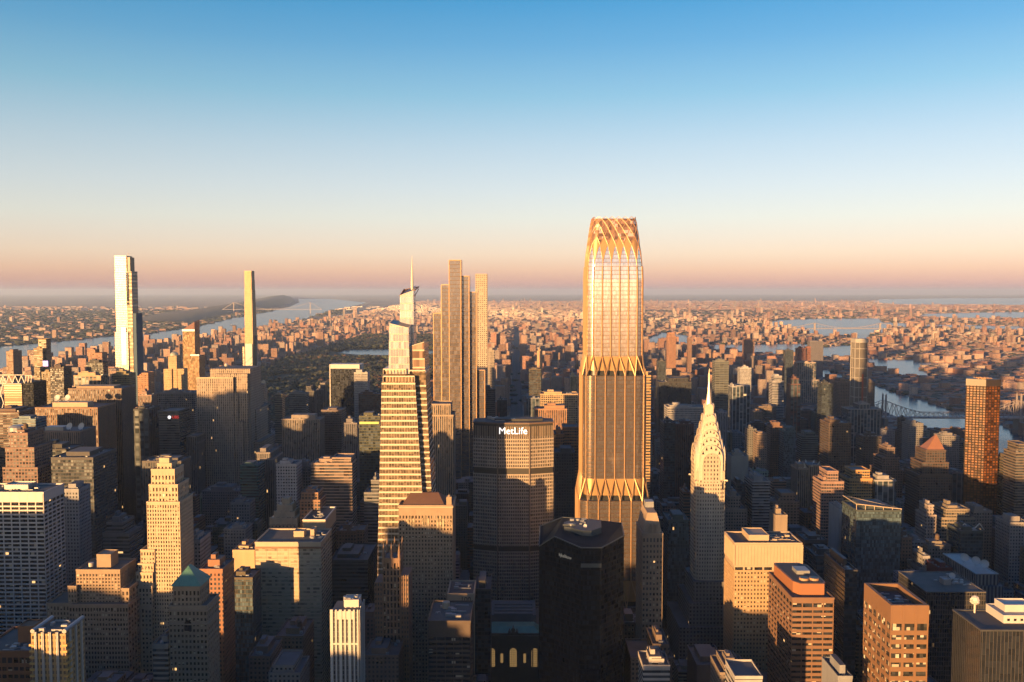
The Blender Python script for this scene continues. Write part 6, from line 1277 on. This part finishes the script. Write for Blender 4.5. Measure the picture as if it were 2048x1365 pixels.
while yb < 2240:
    k = int((yb-330)/80.5); y0 = 330+k*80.5-15*0; ys0 = -1200+math.ceil((yb+1200)/80.5)*80.5+9
    for xa, xb in zip(AVE, AVE[1:]):
        gap_a = 24 if xa == 0 else 17; gap_b = 24 if xb == 0 else 17
        for row in (0, 1):
            yl = ys0+row*32; x = xa+gap_a
            while x < xb-gap_b-10:
                w = rd.uniform(16, 40); w = min(w, xb-gap_b-x); d = rd.uniform(24, 31)
                if w < 9: break
                cx = x+w/2; u = VPX+F*cx/yl
                if -80 < u < 2130 and not blocked(x, x+w, yl, yl+d) and not bool(wet(np.array([cx]), np.array([yl]))[0]):
                    ctr = math.exp(-((yl-1150)/900)**2)*math.exp(-((cx+150)/900)**2)
                    h = rd.uniform(22, 60)+90*ctr*rd.random()**1.2
                    if cx > 250: h += 70*(rd.random() < .3)*rd.random()+8
                    if cx < -1200: h = rd.uniform(14, 40)+(60*rd.random() if rd.random() < .12 else 0)
                    h = cap(x, w, yl, h); ul, vt = px((x, yl, h)); ur, _ = px((x+w, yl, h))
                    for f in PROT:
                        if f[7] > yl and f[4] < ur and f[5] > ul and vt < f[6]+6:
                            h = min(h, W(ul, f[6]+6, yl).z); vt = max(vt, f[6]+6)
                    lim = 742 if cx > 250 else 775
                    if ur > 1745: lim = 862
                    if ur > 1985: lim = 926
                    if vt < lim: h = min(h, W(ul, lim, yl).z)
                    if h > 9 and px((cx, yl, h))[1] < 1385: LOTS.append((x, x+w-.6, yl, yl+d, h))
                x += w+rd.choice((0, 0, 0, 2))
    yb += 80.5
print('lots', len(LOTS))
def lotsize(l):
    a = px((l[0], l[2], l[4])); c = px((l[1], l[2], 0)); return (c[0]-a[0])*min(c[1]-a[1], 120)
# cells already taken on the picture by nearer ones decide which show largest
grid = np.zeros((1400//6+2, 2200//6+2), bool); vis = []
for l in sorted(LOTS, key=lambda q: q[2]): 
    a = px((l[0], l[2], l[4])); c = px((l[1], l[2], 0)); i0, i1 = max(0, int((a[0]+60)/6)), max(0, int((c[0]+60)/6)); j0, j1 = max(0, int(a[1]/6)), min(grid.shape[0]-1, int(c[1]/6))
    g = grid[j0:j1+1, i0:i1+1]; vis.append((int((~g).sum()), l)); g[:] = True
for f in []: pass
vis.sort(key=lambda q: -q[0]); NEAR = [l for s, l in vis[:300]]; REST = [l for s, l in vis[300:]]
HERO = [(px((o.location.x, o.location.y, 150)), o) for o in col.objects if o.parent is None and 'category' in o and o.location.length > 1]
PAT = ['pn', 'pn', 'pw', 'rb', 'bd', 'gr', 'bw', 'fg', 'pn', 'dk']
seen = {}
for l in NEAR:
    x0, x1, y0, y1, h = l; cx, cy = (x0+x1)/2, (y0+y1)/2; ci = rd.randrange(len(COLS)); c, cn = COLS[ci]; c = tuple(q*rd.uniform(.75, 1.15) for q in c)
    pt = 'gl' if 'glass' in cn else PAT[rd.randrange(len(PAT))]; k = dict(t=c+(rd.choice((.33, .36, .4)),), p=ST[pt]); kp = dict(t=c+(.38,), p=(.4, 0, 0, 0))
    sp_ = rd.random(); w2, d2 = (x1-x0)/2, (y1-y0)/2; r = root('mid_rise_block', None, 'building', (cx, cy, 0), 'plain blocks between the towers')
    b = MB(); hs = h
    if sp_ < .35 and h > 35:
        s = rd.uniform(.6, .8); h1 = h*rd.uniform(.6, .85); b.box(-w2, w2, -d2, d2, 0, h1, **k); b.box(-w2*s, w2*s, -d2*s, d2*s+.0, h1, h, **k); shp = 'stepped'; w2t, d2t = w2*s, d2*s
    elif sp_ < .55 and h > 30:
        h1 = h*rd.uniform(.5, .8); b.box(-w2, 0, -d2, d2, 0, h, **k); b.box(.02, w2, -d2+1, d2, 0, h1, **k); shp = 'lopsided'; w2t, d2t = w2, d2
    else: b.box(-w2, w2, -d2, d2, 0, h, **k); shp = 'boxy'; w2t, d2t = w2, d2
    xr = 0 if shp == 'lopsided' else w2t; b.parapet(-w2t-.1, xr+.1, -d2t-.1, d2t+.1, h, 1.1, .5, **kp); b.build('wall', GEN, r)
    rk = rd.random(); f_ = ''
    b = MB(); a = rd.uniform(-w2t*.8, 0); b.box(a, min(xr-.6, a+w2t*.8), -d2t*.5, d2t*.6, h, h+rd.uniform(2.5, 5), **kp); b.build('penthouse', GEN, r); f_ = 'a roof house'
    if rk < .4:
        b = MB(); tx = max(-w2t*.7, a-3.2); b.cyl(tx, -d2t*.4, h+3, h+6.8, 1.9); b.cyl(tx, -d2t*.4, h+6.8, h+8, 2, .2)
        for i in (-1, 1):
            for j in (-1, 1): b.box(tx+i*1.2-.15, tx+i*1.2+.15, -d2t*.4+j*1.2-.15, -d2t*.4+j*1.2+.15, h, h+3)
        b.build('water_tank', WOOD, r); f_ = 'a wooden water tank'
    elif rk < .8:
        b = MB()
        for i in range(5): s = rd.uniform(.9, 2.2); xx = rd.uniform(-w2t*.9, xr-4); yy = rd.uniform(-d2t*.9, d2t-3); b.box(xx, xx+s*1.4, yy, yy+s, h, h+s*.8)
        b.build('rooftop_plant', METAL, r); f_ = 'metal roof plant'
    u, v = px((cx, y0, h)); (hu, hv), ho = min(HERO, key=lambda q: abs(q[0][0]-u)+.6*abs(q[1].location.y-cy)*.3)
    sz = 'tall' if h > 75 else ('low' if h < 35 else 'mid rise'); side = 'left of' if u < hu-12 else ('right of' if u > hu+12 else ('in front of' if cy < ho.location.y else 'behind'))
    near = ' '.join(ho['label'].split()[:5]).rstrip(',')
    while near.split()[-1] in ('with', 'of', 'and', 'the', 'a', 'by', 'in', 'at', 'on', 'under', 'small', 'one', 'its', 'to', 'wide', 'left', 'right', 'between', 'carrying', 'behind', 'down', 'catching', 'topped', 'just', 'above', 'bearing', 'shining', 'standing', 'wrapped', 'before', 'between', 'dark', 'bundle', 'edged', 'boxy', 'pale', 'bright'): near = ' '.join(near.split()[:-1])
    r['label'] = f"{sz} {shp} {cn} block {side} the {near}"
    seen.setdefault(r['label'], []).append((u, v, r, f_))
def rank(i, n, names):
    return names[0] if i == 0 else (names[1] if i == n-1 else ('second', 'third', 'fourth', 'fifth', 'sixth', 'seventh', 'eighth')[min(i-1, 6)]+' '+names[2])
for lb, ls in seen.items():
    if len(ls) == 1: continue
    ls.sort(key=lambda q: q[1])
    for i, (u, v, r, f_) in enumerate(ls): r['label'] = rank(i, len(ls), ('farthest', 'nearest', 'farthest'))+' '+lb
def stuffbox(ls, nm, label):
    A = np.array(ls); n = len(A); c = np.array([COLS[rd.randrange(10)][0] for _ in ls])*rng.uniform(.7, 1.15, (n, 1)); p = np.array([ST[PAT[rd.randrange(10)]] for _ in ls])
    X = (A[:, 0]+A[:, 1])/2; Yc = (A[:, 2]+A[:, 3])/2
    s = rng.random(n) < .5     # a smaller upper stage or roof house on each
    X2 = np.concatenate([X, X]); Y2 = np.concatenate([Yc, Yc]); Wd = np.concatenate([A[:, 1]-A[:, 0], (A[:, 1]-A[:, 0])*rng.uniform(.3, .7, n)]); Dd = np.concatenate([A[:, 3]-A[:, 2], (A[:, 3]-A[:, 2])*rng.uniform(.35, .7, n)])
    H = np.concatenate([A[:, 4], A[:, 4]+np.where(s, 3, 4.5)]); o = citybox(X2, Y2, Wd, Dd, H, np.concatenate([c, c]), np.concatenate([p, p]), nm=nm)
    if label: tag(o, label, 'buildings', kind='stuff')
    return o
stuffbox(REST, 'city_blocks', 'dense ordinary blocks packed in the shade between the named towers')
# city to the left of and behind the viewpoint: it shades the streets and shows in the glass
ls = []; y = -1700
while y < 2100:
    x = -3600
    while x < 1100:
        w = rd.uniform(22, 55); u = VPX+F*(x+w/2)/y if y > 0 else -999; cx = x+w/2
        ok = (y < 330 or u < -120 or u > 2200)
        if ok and (abs(cx) > 60 or y < -80) and not blocked(x, x+w, y, y+40):
            h = rd.uniform(40, 105)+(110*rd.random()**2 if cx > -1500 else 0)
            if math.hypot(cx, y) < 250: h = min(h, 120)
            h = cap(x, w, y, h)
            ls.append((x, x+w, y, y+rd.uniform(28, 60), h))
        x += w+rd.choice((2, 4, 20))
    y += 80.5
stuffbox(ls, 'surrounding_blocks', 'further city blocks beside and behind the viewpoint')
# unseen towers added only to cast shade into the view
def caster(P, t, w, ztop, d=30, label=None):
    p = Vector(P)+SD*t; r = root('added_shade_tower', label, 'tower', (p.x, p.y, 0)); k = dict(t=(.25, .2, .16, .38), p=ST['rb'])
    b = MB(); h = p.z+ztop; b.box(-w/2, w/2, -d/2, d/2, 0, h, **k); b.parapet(-w/2-.1, w/2+.1, -d/2-.1, d/2+.1, h, 1.2, .6, **k); b.build('wall', GEN, r)
    b = MB(); b.box(-w*.3, w*.3, -d*.3, d*.3, h, h+6, **k); b.build('penthouse', GEN, r); return r

def sky_gap(o): return True
for u, v, Y, t, w, lb in ((20, 1040, 820, 420, 130, 'brown ribbed tower added outside the left edge to shade the white gridded slab'), (828, 1066, 850, 640, 62, 'grey ribbed tower added below the left edge to shade the hipped roof tower'),
        (402, 800, 1400, 1000, 34, 'ribbed tower added far left out of view to shade the ribbed slab edge'), (486, 790, 1400, 1000, 66, 'second ribbed tower added far left out of view to shade the ribbed slab flank'), (432, 852, 1400, 1000, 60, 'lower ribbed tower added far left out of view to shade beneath the lit patch'),
        (1090, 1050, 990, 860, 50, 'grey tower added outside the frame to shade the sign tower'), (1530, 1240, 780, 640, 90, 'brown tower added outside the frame to shade the cream ribbed tower'), (555, 1225, 830, 560, 60, 'squat tower added outside the frame to shade the banded golden slab'), (1128, 1084, 690, 600, 50, 'stone tower added below the frame to shade the black faceted tower')):
    p = W(u, v, Y)+SD*t; a = px(p)
    print('caster', lb[:30], [round(q) for q in p], [round(q) for q in a])
    caster(W(u, v, Y), t, w, 0, 40, lb)
HAZE = 2.1e-5
# ------------------------------------------------------------------ the air
m = bpy.data.materials.new('haze'); m.use_nodes = True; nn = m.node_tree.nodes; nn.clear()
pv = nn.new('ShaderNodeVolumePrincipled'); ou = nn.new('ShaderNodeOutputMaterial'); m.node_tree.links.new(pv.outputs[0], ou.inputs['Volume'])
pv.inputs['Color'].default_value = (.4, .54, .74, 1); pv.inputs['Density'].default_value = HAZE; pv.inputs['Anisotropy'].default_value = .15
b = MB(); b.box(-91000, 91000, -91000, 91000, -1, 520); o = b.build('haze', m); tag(o, kind='stuff')
